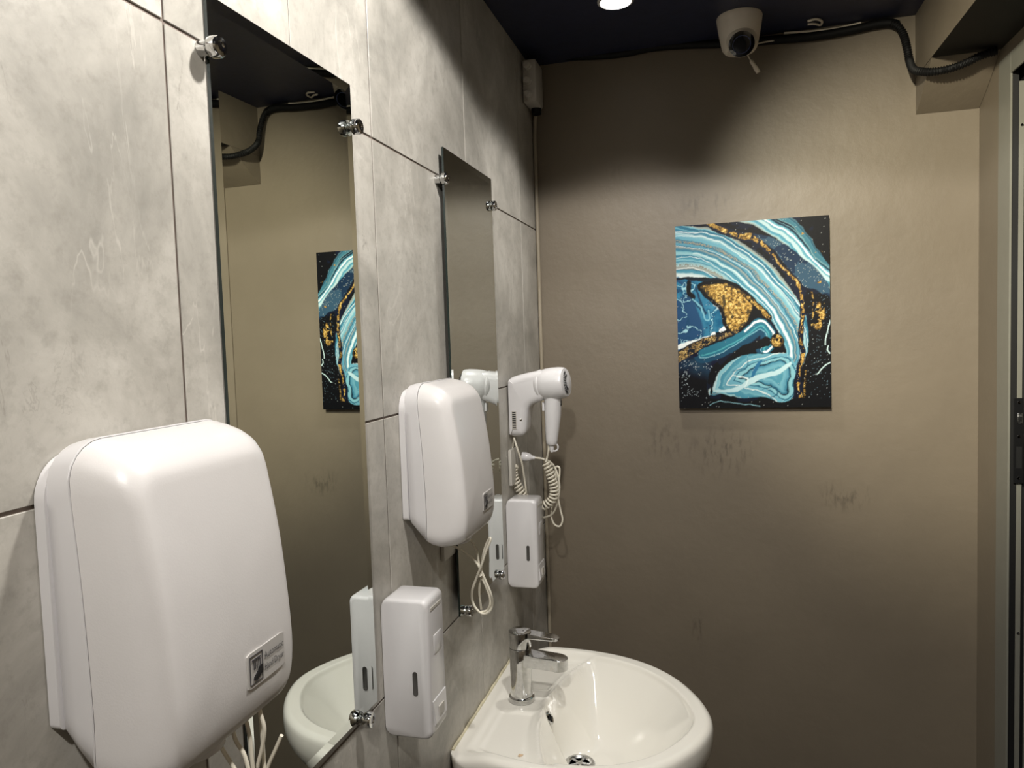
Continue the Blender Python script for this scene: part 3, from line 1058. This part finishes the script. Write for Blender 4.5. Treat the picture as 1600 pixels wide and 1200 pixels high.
dz = basin_z(0.209, 1.52)
V, Fc = lathe([(0.033, -0.004), (0.033, 0.002), (0.031, 0.0042), (0.0265, 0.0042), (0.0235, 0.001), (0.022, 0.0005)], (0.209, 1.52, dz), (0, 0, 1), 40, False, False)
dn = mk('drain', V, Fc, M_DRAIN, bs)
V, Fc = lathe([(0.0235, 0.0002), (0.001, 0.0002)], (0.209, 1.52, dz), (0, 0, 1), 32)
mk('drain_well', V, Fc, M_RUBBER, dn, smooth=0)
sp = [lathe([(0.0075, 0), (0.0075, 0.0022), (0.004, 0.0028)], (0.209, 1.52, dz + 0.0005), (0, 0, 1), 20)]
for k in range(5):
    a = 2 * PI * k / 5
    b0 = Vector((0.209 + 0.006 * math.cos(a), 1.52 + 0.006 * math.sin(a), dz + 0.0018))
    b1 = Vector((0.209 + 0.023 * math.cos(a), 1.52 + 0.023 * math.sin(a), dz + 0.0018))
    sp.append(tube([b0, b1], 0.0026, 8))
V, Fc = join(*sp)
mk('drain_strainer', V, Fc, M_DRAIN, dn)
# overflow ring in the back wall of the bowl
ov = Vector((0.1495, 1.497, 0.812))
V, Fc = lathe([(0.0115, -0.004), (0.0140, 0.001), (0.0140, 0.0035), (0.0115, 0.0052), (0.0085, 0.004), (0.0085, -0.004)], ov, (0.90, 0, 0.43), 32, False, False)
ovo = mk('overflow_ring', V, Fc, M_CHROME, bs)
V, Fc = lathe([(0.0088, 0.0018), (0.0005, 0.0018)], ov, (0.90, 0, 0.43), 24)
mk('overflow_hole', V, Fc, M_RUBBER, ovo, smooth=0)
V, Fc = tube([(0.0032, cy(0) - 0.218 + 0.436 * k / 20, DECK + 0.0015 * math.sin(k * 1.7)) for k in range(21)], 0.0032, 8)
mk('sealant_bead', V, Fc, M_SEAL, bs, smooth=60)
# outlet pipe and trap below
V, Fc = tube(catmull([(0.209, 1.52, 0.68), (0.209, 1.52, 0.58), (0.21, 1.52, 0.52), (0.17, 1.52, 0.49), (0.13, 1.52, 0.52), (0.10, 1.52, 0.55), (0.05, 1.52, 0.56), (0.002, 1.52, 0.56)], 6), 0.018, 16)
mk('waste_pipe', V, Fc, M_JBOX, bs, smooth=60)

# ------------------------------------------------------------------ tap
FXc, FYc = 0.083, 1.527
FZ = basin_z(FXc, FYc) + 0.001
fa = thing('tap', (FXc, FYc, FZ), 'chrome single-lever mixer tap on the washbasin', 'tap')
V, Fc = lathe([(0.0285, 0.0), (0.0290, 0.004), (0.0280, 0.009), (0.0250, 0.0105), (0.0240, 0.012)], (FXc, FYc, FZ), (0, 0, 1), 48)
mk('base_ring', V, Fc, M_CHROME, fa)
V, Fc = lathe([(0.0240, 0.010), (0.0232, 0.05), (0.0236, 0.085), (0.0245, 0.117), (0.0238, 0.118)], (FXc, FYc, FZ), (0, 0, 1), 48)
mk('body', V, Fc, M_CHROME, fa)


def bar(x0, x1, hw, zl, zh, tip_zl, tip_zh, n=12):
    """flat bar with a round end, running along +x"""
    pts = [(x0, -hw)]
    for k in range(n + 1):
        a = -PI / 2 + PI * k / n
        pts.append((x1 - hw + hw * math.cos(a), hw * math.sin(a)))
    pts.append((x0, hw))
    def zi(x, a, b):
        return a + (b - a) * (x - x0) / (x1 - x0)
    lo = [(FXc + x, FYc + y, FZ + zi(x, zl, tip_zl)) for x, y in pts]
    hi = [(FXc + x, FYc + y, FZ + zi(x, zh, tip_zh)) for x, y in pts]
    cxm = (x0 + x1) / 2
    def shrink(ring, s, dzz):
        return [(FXc + cxm + (p[0] - FXc - cxm) * s, FYc + (p[1] - FYc) * s, p[2] + dzz) for p in ring]
    return loft([shrink(lo, 0.96, -0.0008), lo, hi, shrink(hi, 0.96, 0.0008)])


V, Fc = bar(0.0, 0.105, 0.0205, 0.083, 0.108, 0.076, 0.099)
spo = mk('spout', V, Fc, M_CHROME, fa, smooth=35)
V, Fc = lathe([(0.012, 0.0), (0.0122, 0.007), (0.010, 0.008)], (FXc + 0.084, FYc, FZ + 0.079), (0.06, 0, -1), 24)
mk('aerator', V, Fc, M_CHROME, spo)
V, Fc = lathe([(0.0225, 0.118), (0.0240, 0.1195), (0.0245, 0.128), (0.0250, 0.150), (0.0243, 0.1535), (0.0225, 0.1545), (0.001, 0.1550)], (FXc, FYc, FZ), (0, 0, 1), 48)
lev = mk('lever_cap', V, Fc, M_CHROME, fa)
V, Fc = bar(0.008, 0.088, 0.0135, 0.142, 0.1525, 0.1395, 0.1445)
mk('lever_handle', V, Fc, M_CHROME, lev, smooth=35)

p = on_z(813, 1179, DECK)
q = Vector((p.x, p.y, basin_z(p.x, p.y)))
sv = [(-0.0045, -0.003), (-0.001, -0.0052), (0.0042, -0.001), (0.0048, 0.0042), (0.0016, 0.0032), (-0.003, 0.0045)]
V = [(q.x + a, q.y + b, q.z + 0.0004) for a, b in sv] + [(q.x + a, q.y + b, q.z + 0.0013) for a, b in sv]
Fc = [[5, 4, 3, 2, 1, 0], [6, 7, 8, 9, 10, 11]] + [[i, (i + 1) % 6, 6 + (i + 1) % 6, 6 + i] for i in range(6)]
tag(mk('paper_scrap', V, Fc, M_PAPER, None, smooth=0, at=(q.x, q.y, q.z)), 'tiny beige paper scrap stuck on the washbasin ledge', 'paper scrap')

# ------------------------------------------------------------------ canvas print
PX0, PX1, PZ0, PZ1 = 0.4015, 0.7955, 1.4125, 1.9170
GW, GH = 248, 318
rng = np.random.default_rng(5)


def vnoise(x, y, seed):
    g = np.random.default_rng(seed).random((64, 64))
    xi, yi = np.floor(x).astype(int), np.floor(y).astype(int)
    fx, fy = x - xi, y - yi
    fx, fy = fx * fx * (3 - 2 * fx), fy * fy * (3 - 2 * fy)
    a, b = g[yi % 64, xi % 64], g[yi % 64, (xi + 1) % 64]
    c, d = g[(yi + 1) % 64, xi % 64], g[(yi + 1) % 64, (xi + 1) % 64]
    return (a * (1 - fx) + b * fx) * (1 - fy) + (c * (1 - fx) + d * fx) * fy


def fbm(x, y, seed, o=4):
    s, a, t = 0, 0.5, 0
    for k in range(o):
        s = s + a * vnoise(x * 2 ** k + 7.3 * k, y * 2 ** k + 3.1 * k, seed + k)
        t += a
        a *= 0.5
    return s / t


def artwork():
    # working frame: 827 x 1000 units, y down
    uu, vv = np.meshgrid(np.linspace(0, 827, GW), np.linspace(1000, 0, GH))
    wx = uu + 26 * (fbm(uu / 110, vv / 110, 11) - 0.5) + 9 * (fbm(uu / 28, vv / 28, 21) - 0.5)
    wy = vv + 26 * (fbm(uu / 110, vv / 110, 31) - 0.5) + 9 * (fbm(uu / 28, vv / 28, 41) - 0.5)

    def curve(pts):
        return np.array([(p.x, p.y) for p in catmull([(a - 90, b - 95, 0) for a, b in pts], 6)])

    def sd(pts, X=wx, Y=wy):
        """signed distance (left of travel negative) and arc fraction along a curve"""
        c = curve(pts)
        best = np.full(X.shape, 1e9)
        sg = np.zeros(X.shape)
        fr = np.zeros(X.shape)
        n = len(c) - 1
        for i in range(n):
            a, b = c[i], c[i + 1]
            ab = b - a
            L2 = max(ab @ ab, 1e-9)
            t = np.clip(((X - a[0]) * ab[0] + (Y - a[1]) * ab[1]) / L2, 0, 1)
            dx, dy = X - a[0] - t * ab[0], Y - a[1] - t * ab[1]
            d = np.hypot(dx, dy)
            m = d < best
            best = np.where(m, d, best)
            cr = ab[0] * (Y - a[1]) - ab[1] * (X - a[0])
            sg = np.where(m, np.sign(cr), sg)
            fr = np.where(m, (i + t) / n, fr)
        return best * sg, fr

    def poly(pts, X=wx, Y=wy):
        c = np.array([(p.x, p.y) for p in catmull([(a - 90, b - 95, 0) for a, b in pts], 5, True)])
        ins = np.zeros(X.shape, bool)
        dist = np.full(X.shape, 1e9)
        for a, b in zip(c, np.roll(c, -1, 0)):
            cond = ((a[1] > Y) != (b[1] > Y))
            xi = (b[0] - a[0]) * (Y - a[1]) / ((b[1] - a[1]) if abs(b[1] - a[1]) > 1e-9 else 1e-9) + a[0]
            ins ^= cond & (X < xi)
            ab = b - a
            t = np.clip(((X - a[0]) * ab[0] + (Y - a[1]) * ab[1]) / max(ab @ ab, 1e-9), 0, 1)
            dist = np.minimum(dist, np.hypot(X - a[0] - t * ab[0], Y - a[1] - t * ab[1]))
        return np.where(ins, dist, -dist)

    def c_(r, g, b):
        return np.array(srgb(r, g, b)[:3])
    pal = np.array([c_(*k) for k in ((14, 40, 58), (36, 92, 116), (74, 138, 158), (122, 176, 188), (172, 198, 202), (100, 158, 176), (54, 116, 140), (134, 180, 188), (200, 214, 214), (88, 146, 166), (142, 150, 144), (66, 130, 152), (146, 184, 190), (46, 104, 128), (104, 160, 174), (160, 190, 196))])

    def stripes(n, seed, scale):
        q = n / scale + 1.4 * fbm(uu / 160, vv / 160, seed) + 100
        q = q + 0.35 * np.sin(q * 2.7)
        i = np.floor(q).astype(int)
        f = np.clip((q - i - 0.55) / 0.45, 0, 1)[..., None]
        r = np.random.default_rng(seed).integers(0, len(pal), 400)
        return pal[r[i % 400]] * (1 - f) + pal[r[(i + 1) % 400]] * f
    speck = rng.random(uu.shape)
    gm = np.clip(fbm(uu / 9, vv / 9, 301, 3) * 1.5 - 0.35 + 0.55 * (rng.random(uu.shape) - 0.5), 0, 1)[..., None]
    gold = np.where(gm < 0.5, c_(58, 44, 24) * (1 - gm * 2) + c_(168, 130, 58) * gm * 2, c_(168, 130, 58) * (2 - gm * 2) + c_(232, 204, 128) * (gm * 2 - 1))
    navy = c_(10, 18, 36)
    black = c_(7, 8, 12)
    teal = c_(32, 100, 132)
    white = c_(232, 238, 236)

    img = np.zeros(uu.shape + (3,)) + black
    m = fbm(uu / 90, vv / 90, 55)
    img += (m > 0.52)[..., None] * (navy - black)

    def lay(mask, col):
        nonlocal img
        k = np.clip(mask, 0, 1)[..., None]
        img = img * (1 - k) + col * k
    # --- pale streams of the upper left sweeping down to the lower middle
    main = [(60, 235), (170, 250), (300, 290), (430, 375), (545, 480), (640, 600), (700, 740), (705, 840), (660, 905), (540, 925), (420, 960), (290, 1010)]
    n, fr = sd(main)
    hi = np.interp(fr, [0, 0.15, 0.35, 0.5, 0.62, 0.75, 0.85, 1], [140, 165, 150, 125, 75, 50, 40, 20])
    lo = np.interp(fr, [0, 0.15, 0.35, 0.5, 0.62, 0.75, 0.85, 1], [150, 120, 40, 32, 30, 60, 70, 40])
    inside = np.minimum(n + hi, lo - n)
    lay(inside / 4, stripes(n * np.interp(fr, [0, 0.5, 1], [1, 1.25, 2.2]), 3, 10.5))
    lay((np.interp(fr, [0, .3, .6, .8, 1], [4, 8, 11, 9, 4]) - np.abs(n - 2)) / 8 * (fr > 0.10), c_(206, 220, 222))
    for off, ww in ((-118, 3.0), (-92, 2.5), (-38, 2.2), (28, 2.5), (84, 3.0)):
        lay((ww - np.abs(n - off - 7 * np.sin(fr * 19 + off))) / 2 * (inside > 3) * 0.7, white)
    lay(((12 - np.abs(n + 60)) / 10) * (speck > 0.45) * (fr < 0.6), c_(150, 142, 122))
    lay(((9 - np.abs(n - 62)) / 8) * (speck > 0.5) * (fr < 0.3), c_(120, 112, 96))
    # --- upper right stream
    n2, f2 = sd([(420, 40), (560, 95), (690, 180), (790, 290), (860, 370), (960, 460)])
    lay((46 - np.abs(n2)) / 4, stripes(n2, 9, 8))
    lay((5 - np.abs(n2 + 16)) / 3, white)
    n3, f3 = sd([(600, 40), (720, 110), (800, 210), (860, 300), (960, 380)])
    lay((20 - np.abs(n3)) / 4, stripes(n3, 19, 9) * 0.6)
    # --- dark river with gold
    n4, f4 = sd([(250, 60), (330, 125), (430, 165), (530, 195), (600, 265), (660, 345), (725, 410), (765, 480), (770, 600), (758, 720), (768, 820), (745, 910), (762, 1090)])
    wv = np.interp(f4, [0, 0.2, 0.35, 0.6, 1], [26, 24, 16, 15, 16])
    lay((wv - np.abs(n4)) / 3, navy)
    gz = fbm(uu / 22, vv / 22, 77)
    lay(((wv * (0.25 + 0.75 * fbm(uu / 45, vv / 45, 88)) - np.abs(n4 + 2 + 10 * (fbm(uu / 30, vv / 30, 99) - 0.5))) / 4) * (gz > 0.42), gold)
    # dark blue between river and right stream
    d5 = poly([(520, 165), (620, 190), (720, 255), (820, 330), (917, 455), (917, 560), (850, 480), (780, 450), (720, 380), (640, 280), (580, 220)])
    lay(d5 / 5, c_(20, 42, 66) + (m[..., None] > 0.5) * (c_(54, 84, 104) - c_(20, 42, 66)) * 0.7)
    lay((d5 / 5) * (speck > 0.965) * 0.8, c_(150, 160, 158))
    # black top right corner and right field
    d6 = poly([(815, 60), (930, 60), (935, 350), (880, 300), (840, 220), (822, 140)])
    lay(d6 / 4, black)
    d7 = poly([(795, 470), (850, 500), (930, 560), (935, 1110), (775, 1110), (785, 900), (800, 760), (795, 600)])
    lay(d7 / 8, black)
    lay((d7 / 10) * (speck > 0.975) * 0.7, c_(90, 112, 124))
    for cx, cy_, rx, ry in ((860, 575, 32, 36), (850, 650, 26, 38), (872, 610, 24, 30), (868, 290, 20, 14), (780, 188, 14, 8), (868, 432, 16, 10)):
        rr = np.hypot((wx - cx + 90) / rx, (wy - cy_ + 95) / ry) + 1.0 * (gz - 0.5)
        lay((1 - rr) * 4 * (gz > 0.46), gold)
    for pts in ([(905, 770), (897, 795), (910, 812)], [(915, 862), (880, 880), (850, 915)], [(917, 640), (895, 700), (890, 760)]):
        n8, f8 = sd(pts)
        lay((4.5 - np.abs(n8)) / 3, c_(190, 214, 214))
    n8, f8 = sd([(824, 470), (826, 560), (820, 660)])
    lay(((5 - np.abs(n8)) / 4) * (gz > 0.45), gold)
    n8, f8 = sd([(785, 900), (785, 980), (778, 1060)])
    lay(((7 - np.abs(n8)) / 4) * (speck > 0.55), gold)
    # --- blue pool on the left
    d9 = poly([(60, 395), (170, 395), (260, 420), (300, 520), (350, 600), (345, 660), (240, 715), (60, 770)])
    pool = c_(44, 112, 144)[None, None, :] + (fbm(uu / 60, vv / 60, 91)[..., None] - 0.45) * np.array([0.10, 0.30, 0.36])
    lay(d9 / 5, np.clip(pool, 0.004, 1))
    lay((d9 / 5) * np.clip((90 + 0.35 * vv - uu - 130) / 60, 0, 1) * (m > 0.45) * 0.25, c_(30, 70, 108))
    rid = np.abs(fbm(wx / 75, wy / 75, 131) - 0.5)
    lay((d9 / 5) * np.clip(1 - rid / 0.016, 0, 1) * 0.75, c_(150, 196, 208))
    lay((d9 / 5) * np.clip(1 - np.abs(rid - 0.05) / 0.012, 0, 1) * 0.6, c_(20, 66, 100))
    n8, f8 = sd([(300, 520), (345, 590), (350, 655), (240, 715), (150, 735), (60, 765)])
    lay((13 * (0.4 + gz) - np.abs(n8)) / 4 * (fr * 0 + 1) * (gz > 0.40), white)
    for pts, w_ in (([(165, 410), (160, 460), (185, 490)], 17), ([(205, 440), (225, 520), (250, 575)], 7), ([(140, 480), (180, 500), (245, 580)], 5)):
        n8, f8 = sd(pts)
        lay((w_ - np.abs(n8)) / 4, black if w_ > 10 else c_(16, 54, 84))
    n8, f8 = sd([(185, 500), (225, 540), (245, 610), (270, 600), (262, 560)])
    lay((5 - np.abs(n8)) / 3, c_(120, 176, 192))
    # pale rim over the pool
    n8, f8 = sd([(60, 385), (150, 380), (240, 400), (340, 405), (430, 440), (520, 520), (600, 610)])
    lay((9 - np.abs(n8)) / 4, c_(10, 22, 34))
    # --- gold island with black outline
    g0 = [(225, 430), (290, 418), (370, 420), (430, 445), (490, 490), (520, 545), (500, 600), (460, 660), (395, 685), (355, 640), (340, 570), (290, 510), (250, 480)]
    d10 = poly(g0)
    lay((d10 + 14) / 4, black)
    lay(((d10 - 6) / 10) * (gz > 0.36), gold * 1.12)
    lay(((d10 - 6) / 10) * (gz <= 0.36), c_(70, 58, 34))
    n8, f8 = sd([(490, 505), (550, 560), (600, 615)])
    lay((20 - np.abs(n8)) / 5, black)
    lay(((12 - np.abs(n8)) / 4) * (gz > 0.42), gold)
    # gold strip on the left below the pool
    n8, f8 = sd([(60, 840), (150, 780), (240, 735), (330, 705), (420, 680)])
    w8 = np.interp(f8, [0, 1], [44, 12])
    lay((w8 - np.abs(n8)) / 4, c_(22, 26, 34))
    lay(((w8 * 0.8 - np.abs(n8)) / 4) * (speck > 0.4) * (gz > 0.38), gold * 0.85 + 0.03)
    # --- deep blue lower left
    d11 = poly([(60, 880), (170, 800), (300, 750), (420, 700), (520, 660), (470, 740), (380, 790), (300, 860), (255, 960), (270, 1040), (330, 1110), (60, 1110)])
    dk = c_(14, 30, 52)[None, None, :] + (fbm(uu / 50, vv / 50, 17)[..., None] - 0.4) * np.array([0.02, 0.08, 0.12])
    lay(d11 / 5, np.clip(dk, 0.003, 1))
    lay(np.clip(d11 / 5, 0, 1) * np.clip((vv - uu * 0.2 - 760) / 60, 0, 1), black)
    lay((d11 / 8) * (speck > 0.93) * (fbm(uu / 40, vv / 40, 205) > 0.52) * 0.85, c_(186, 200, 206))
    # teal swirl
    n8, f8 = sd([(230, 800), (330, 765), (440, 715), (505, 665), (550, 640), (598, 680), (606, 745), (580, 775)])
    lay((44 - np.abs(n8 - 12)) / 6, c_(22, 66, 92))
    lay((30 - np.abs(n8)) / 5, c_(36, 104, 126))
    lay((3 - np.abs(n8 - 24 - 5 * np.sin(f8 * 14))) / 2, c_(120, 170, 184))
    lay((5 - np.abs(n8 - 10)) / 3, c_(70, 150, 160))
    lay((7 - np.abs(n8 + 16)) / 4 * (f8 > 0.35), white)
    n8, f8 = sd([(585, 735), (520, 755), (440, 790), (370, 840), (310, 900), (280, 960), (275, 1010)])
    lay((np.interp(f8, [0, 0.15, 0.5, 1], [26, 24, 12, 10]) - np.abs(n8)) / 4, black)
    # --- pale lobe at the lower middle
    lobe = [(285, 1005), (305, 925), (375, 850), (470, 805), (600, 800), (690, 812), (735, 880), (728, 970), (718, 1045), (650, 1072), (585, 1045), (440, 1035)]
    d12 = poly(lobe)
    sw = stripes(d12 + 40 * fbm(uu / 70, vv / 70, 61) + 0.25 * wx, 23, 12)
    lay(d12 / 5, sw)
    for pts, w_, cc in (([(500, 955), (520, 890), (555, 840)], 13, c_(38, 100, 138)), ([(390, 900), (470, 880), (480, 820)], 5, c_(40, 96, 120)), ([(300, 1000), (420, 990), (540, 930), (640, 905), (705, 860)], 16, c_(176, 206, 212)), ([(560, 1000), (620, 985), (632, 1030), (590, 1040)], 6, c_(30, 84, 108)), ([(460, 985), (480, 940), (400, 920)], 6, c_(204, 222, 224))):
        n8, f8 = sd(pts)
        lay((w_ * (0.5 + np.sin(PI * np.clip(f8, 0, 1)) * 0.5) - np.abs(n8)) / 4, cc)
    # gold bead
    rr = np.hypot((wx - 640 + 90) / 30, (wy - 735 + 95) / 38)
    lay((1.25 - rr) * 5, black)
    lay((1.0 - rr) * 4 * (gz > 0.36), gold)
    # dark bottom margin with thin lines
    lay(np.clip((vv - 955 + 12 * np.sin(uu / 90)) / 8, 0, 1) * ((d12 < 0)), black)
    n8, f8 = sd([(270, 1080), (330, 1062), (420, 1068), (540, 1090)])
    lay((3 - np.abs(n8)) / 2, c_(120, 160, 170))
    lay((speck > 0.997) * 0.6, c_(210, 216, 214))
    return np.clip(img, 0, 1)


art = artwork()
gxv = np.linspace(PX0, PX1, GW)
gzv = np.linspace(PZ0, PZ1, GH)
YF = YB - 0.022
AV = [(float(x), YF, float(zv)) for zv in gzv for x in gxv]
AF = [[j * GW + i, j * GW + i + 1, (j + 1) * GW + i + 1, (j + 1) * GW + i] for j in range(GH - 1) for i in range(GW - 1)]
pt = thing('canvas_print', ((PX0 + PX1) / 2, YB - 0.011, PZ0), 'blue, white and gold poured-paint canvas print on the taupe wall', 'painting')
me = bpy.data.meshes.new('print')
me.from_pydata([(x - pt.location.x, y - pt.location.y, zv - pt.location.z) for x, y, zv in AV], [], AF)
ca = me.color_attributes.new('print', 'FLOAT_COLOR', 'POINT')
buf = np.ones((GH * GW, 4), dtype=np.float32)
buf[:, :3] = art.reshape(-1, 3)
ca.data.foreach_set('color', buf.ravel())
me.materials.append(M_ART)
po = bpy.data.objects.new('print_face', me)
C.objects.link(po)
po.parent = pt
mk('stretcher', *box(PX0, PX1, YF + 0.0004, YB - 0.0012, PZ0, PZ1), M_BLACK, pt, smooth=0)
pt.rotation_euler.y = math.radians(-0.2)

# ------------------------------------------------------------------ ceiling things
def downlight(x, y, label):
    t = thing('downlight', (x, y, ZC), label, 'downlight', 'recessed ceiling downlights')
    V, Fc = lathe([(0.043, -0.0005), (0.0425, 0.004), (0.038, 0.006), (0.031, 0.006), (0.027, 0.002), (0.026, -0.0005)], (x, y, ZC), (0, 0, -1), 40, False, False)
    mk('bezel', V, Fc, M_WHITE, t)
    V, Fc = lathe([(0.0365, 0.0062), (0.034, 0.0068), (0.016, 0.0075), (0.001, 0.0078)], (x, y, ZC), (0, 0, -1), 32, False, True)
    mk('lamp', V, Fc, M_GLOW, t)
    return t


downlight(*L_SINK, 'glowing recessed downlight in the black ceiling left of the security camera')
downlight(*L_MAIN, 'recessed downlight in the ceiling in front of the nearest mirror')
downlight(*L_REAR, 'recessed downlight in the ceiling behind the viewer')
downlight(*L_DOOR, 'recessed downlight in the ceiling aimed at the doorway')

# turret security camera
cc = on_z(1155, 26, ZC)
cv = thing('security_camera', (cc.x, cc.y, ZC), 'white dome security camera under the black ceiling', 'security camera')
V, Fc = lathe([(0.0545, 0.0005), (0.0555, 0.004), (0.0545, 0.012), (0.051, 0.035), (0.046, 0.062), (0.042, 0.078), (0.036, 0.086), (0.028, 0.088)], (cc.x, cc.y, ZC), (0, 0, -1), 48)
mk('housing', V, Fc, M_CCTV, cv, smooth=40)
bc = Vector((cc.x + 0.002, cc.y - 0.012, ZC - 0.062))
look = (on_y(1158, 64, 1.0) - bc)
look = Vector((0.05, -0.80, -0.60)).normalized()
prof = []
for k in range(0, 13):
    a = math.radians(-90 + 150 * k / 12)
    prof.append((0.040 * math.cos(a), 0.040 * math.sin(a)))
V, Fc = lathe(prof[:11] + [(0.0325, 0.0265), (0.0315, 0.030)], bc, look, 44)
eye = mk('eyeball', V, Fc, M_CCTV, cv, smooth=40)
V, Fc = lathe([(0.0312, 0.028), (0.0308, 0.0315), (0.024, 0.0335), (0.010, 0.034), (0.001, 0.034)], bc, look, 40, True, True)
lens = mk('lens_window', V, Fc, M_LENS, eye, smooth=50)
V, Fc = lathe([(0.0200, 0.0342), (0.0220, 0.0344), (0.0220, 0.0336)], bc, look, 40, False, False)
mk('lens_ring', V, Fc, M_LENSRING, lens, smooth=40)
for pts, r in (([(1160, 70, 2.06), (1166, 82, 2.07), (1171, 91, 2.08), (1174, 96, 2.08)], 0.0016), ([(1172, 74, 2.10), (1185, 68, 2.115), (1198, 65, 2.12), (1212, 63, 2.125)], 0.002)):
    V, Fc = tube(px_path(pts), r, 8)
    mk('pigtail_cable', V, Fc, M_CCTV, cv, smooth=60)
a, b = on_y(1173, 94, 2.08), on_y(1185, 113, 2.08)
V, Fc = lathe([(0.0025, 0), (0.005, 0.004), (0.0052, (b - a).length * 0.55), (0.006, (b - a).length * 0.6), (0.006, (b - a).length)], a, b - a, 14)
mk('cable_connector', V, Fc, M_CCTV, cv, smooth=40)

# white cable bits on the ceiling right of the camera
V, Fc = tube(catmull([on_z(u, v, ZC - 0.006) for u, v in ((1262, 33), (1275, 30), (1284, 33), (1282, 39), (1272, 37), (1262, 38))], 8), 0.003, 8)
tag(mk('loose_cable', V, Fc, M_CCTV, None, smooth=60, at=on_z(1272, 35, ZC)), 'short curled white cable on the ceiling right of the camera', 'cable')
V, Fc = tube(catmull([on_y(u, v, YB - 0.012) for u, v in ((1225, 52), (1270, 49), (1310, 44), (1345, 36))], 8), 0.0035, 8)
tag(mk('loose_cable', V, Fc, M_CCTV, None, smooth=60, at=on_y(1270, 49, YB)), 'straight white cable along the ceiling edge above the painting', 'cable')

# black cables along the wall top and corrugated conduit
V, Fc = tube(catmull([on_y(u, v, YB - 0.013) for u, v in ((838, 88), (880, 88), (930, 87), (975, 83), (1020, 74), (1070, 70), (1130, 68), (1200, 63), (1270, 57), (1330, 47), (1365, 39), (1390, 36), (1403, 40))], 8), 0.0115, 10)
tag(mk('black_cable', V, Fc, M_BLACK, None, smooth=60, at=on_y(1100, 70, YB)), 'black cable sagging along the top edge of the back wall', 'cable')


def corrugated(pts, r, pitch=0.006):
    path = catmull(pts, 10)
    L = [0.0]
    for a, b in zip(path, path[1:]):
        L.append(L[-1] + (b - a).length)
    n = int(L[-1] / (pitch / 4))
    P2, R2 = [], []
    for k in range(n + 1):
        s = L[-1] * k / n
        P2.append([float(np.interp(s, L, [c[i] for c in path])) for i in range(3)])
        R2.append(r * (1.0 if (k % 4) < 2 else 0.80))
    return tube(P2, R2, 12)


V, Fc = corrugated([on_y(u, v, y) for u, v, y in ((1392, 36, 2.128), (1404, 42, 2.125), (1412, 55, 2.122), (1417, 75, 2.115), (1421, 95, 2.11), (1427, 108, 2.068), (1440, 112, 2.034), (1460, 112, 2.014), (1485, 107, 2.003), (1510, 98, 1.992), (1528, 89, 1.985), (1545, 83, 1.982), (1558, 80, 1.98))], 0.0098)
tag(mk('corrugated_conduit', V, Fc, M_BLACK, None, smooth=30, at=on_y(1460, 112, 2.01)), 'black corrugated conduit bending down around the ceiling beam', 'conduit')
# junction box in the upper left corner with its drop pipe
jb = thing('junction_box', (0, 2.06, 2.26), 'grey plastic junction box in the dark upper left corner', 'junction box')
jbx = mk('box', *box(0.001, 0.040, 2.03, 2.115, 2.270, 2.385, 0.006, 2), M_JBOX, jb, smooth=35)
for zq in (2.365, 2.325, 2.288):
    V, Fc = lathe([(0.013, 0), (0.013, 0.006), (0.010, 0.007), (0.010, 0.018), (0.007, 0.02)], (0.017, 2.03, zq), (0, -1, 0), 8)
    mk('cable_gland', V, Fc, M_JBOX, jb, smooth=30)
V, Fc = lathe([(0.014, 0), (0.014, 0.016), (0.010, 0.018)], (0.022, 2.10, 2.271), (0, 0, -1), 16)
mk('pipe_collar', V, Fc, M_BLACK, jb, smooth=30)
V, Fc = tube([(0.0065, 2.1375, 0.0), (0.0065, 2.1375, 0.9), (0.0065, 2.1375, 1.8), (0.0065, 2.1375, 2.2), (0.010, 2.132, 2.245), (0.02, 2.108, 2.262)], 0.0055, 12)
mk('drop_pipe', V, Fc, M_PIPE, jb, smooth=60)
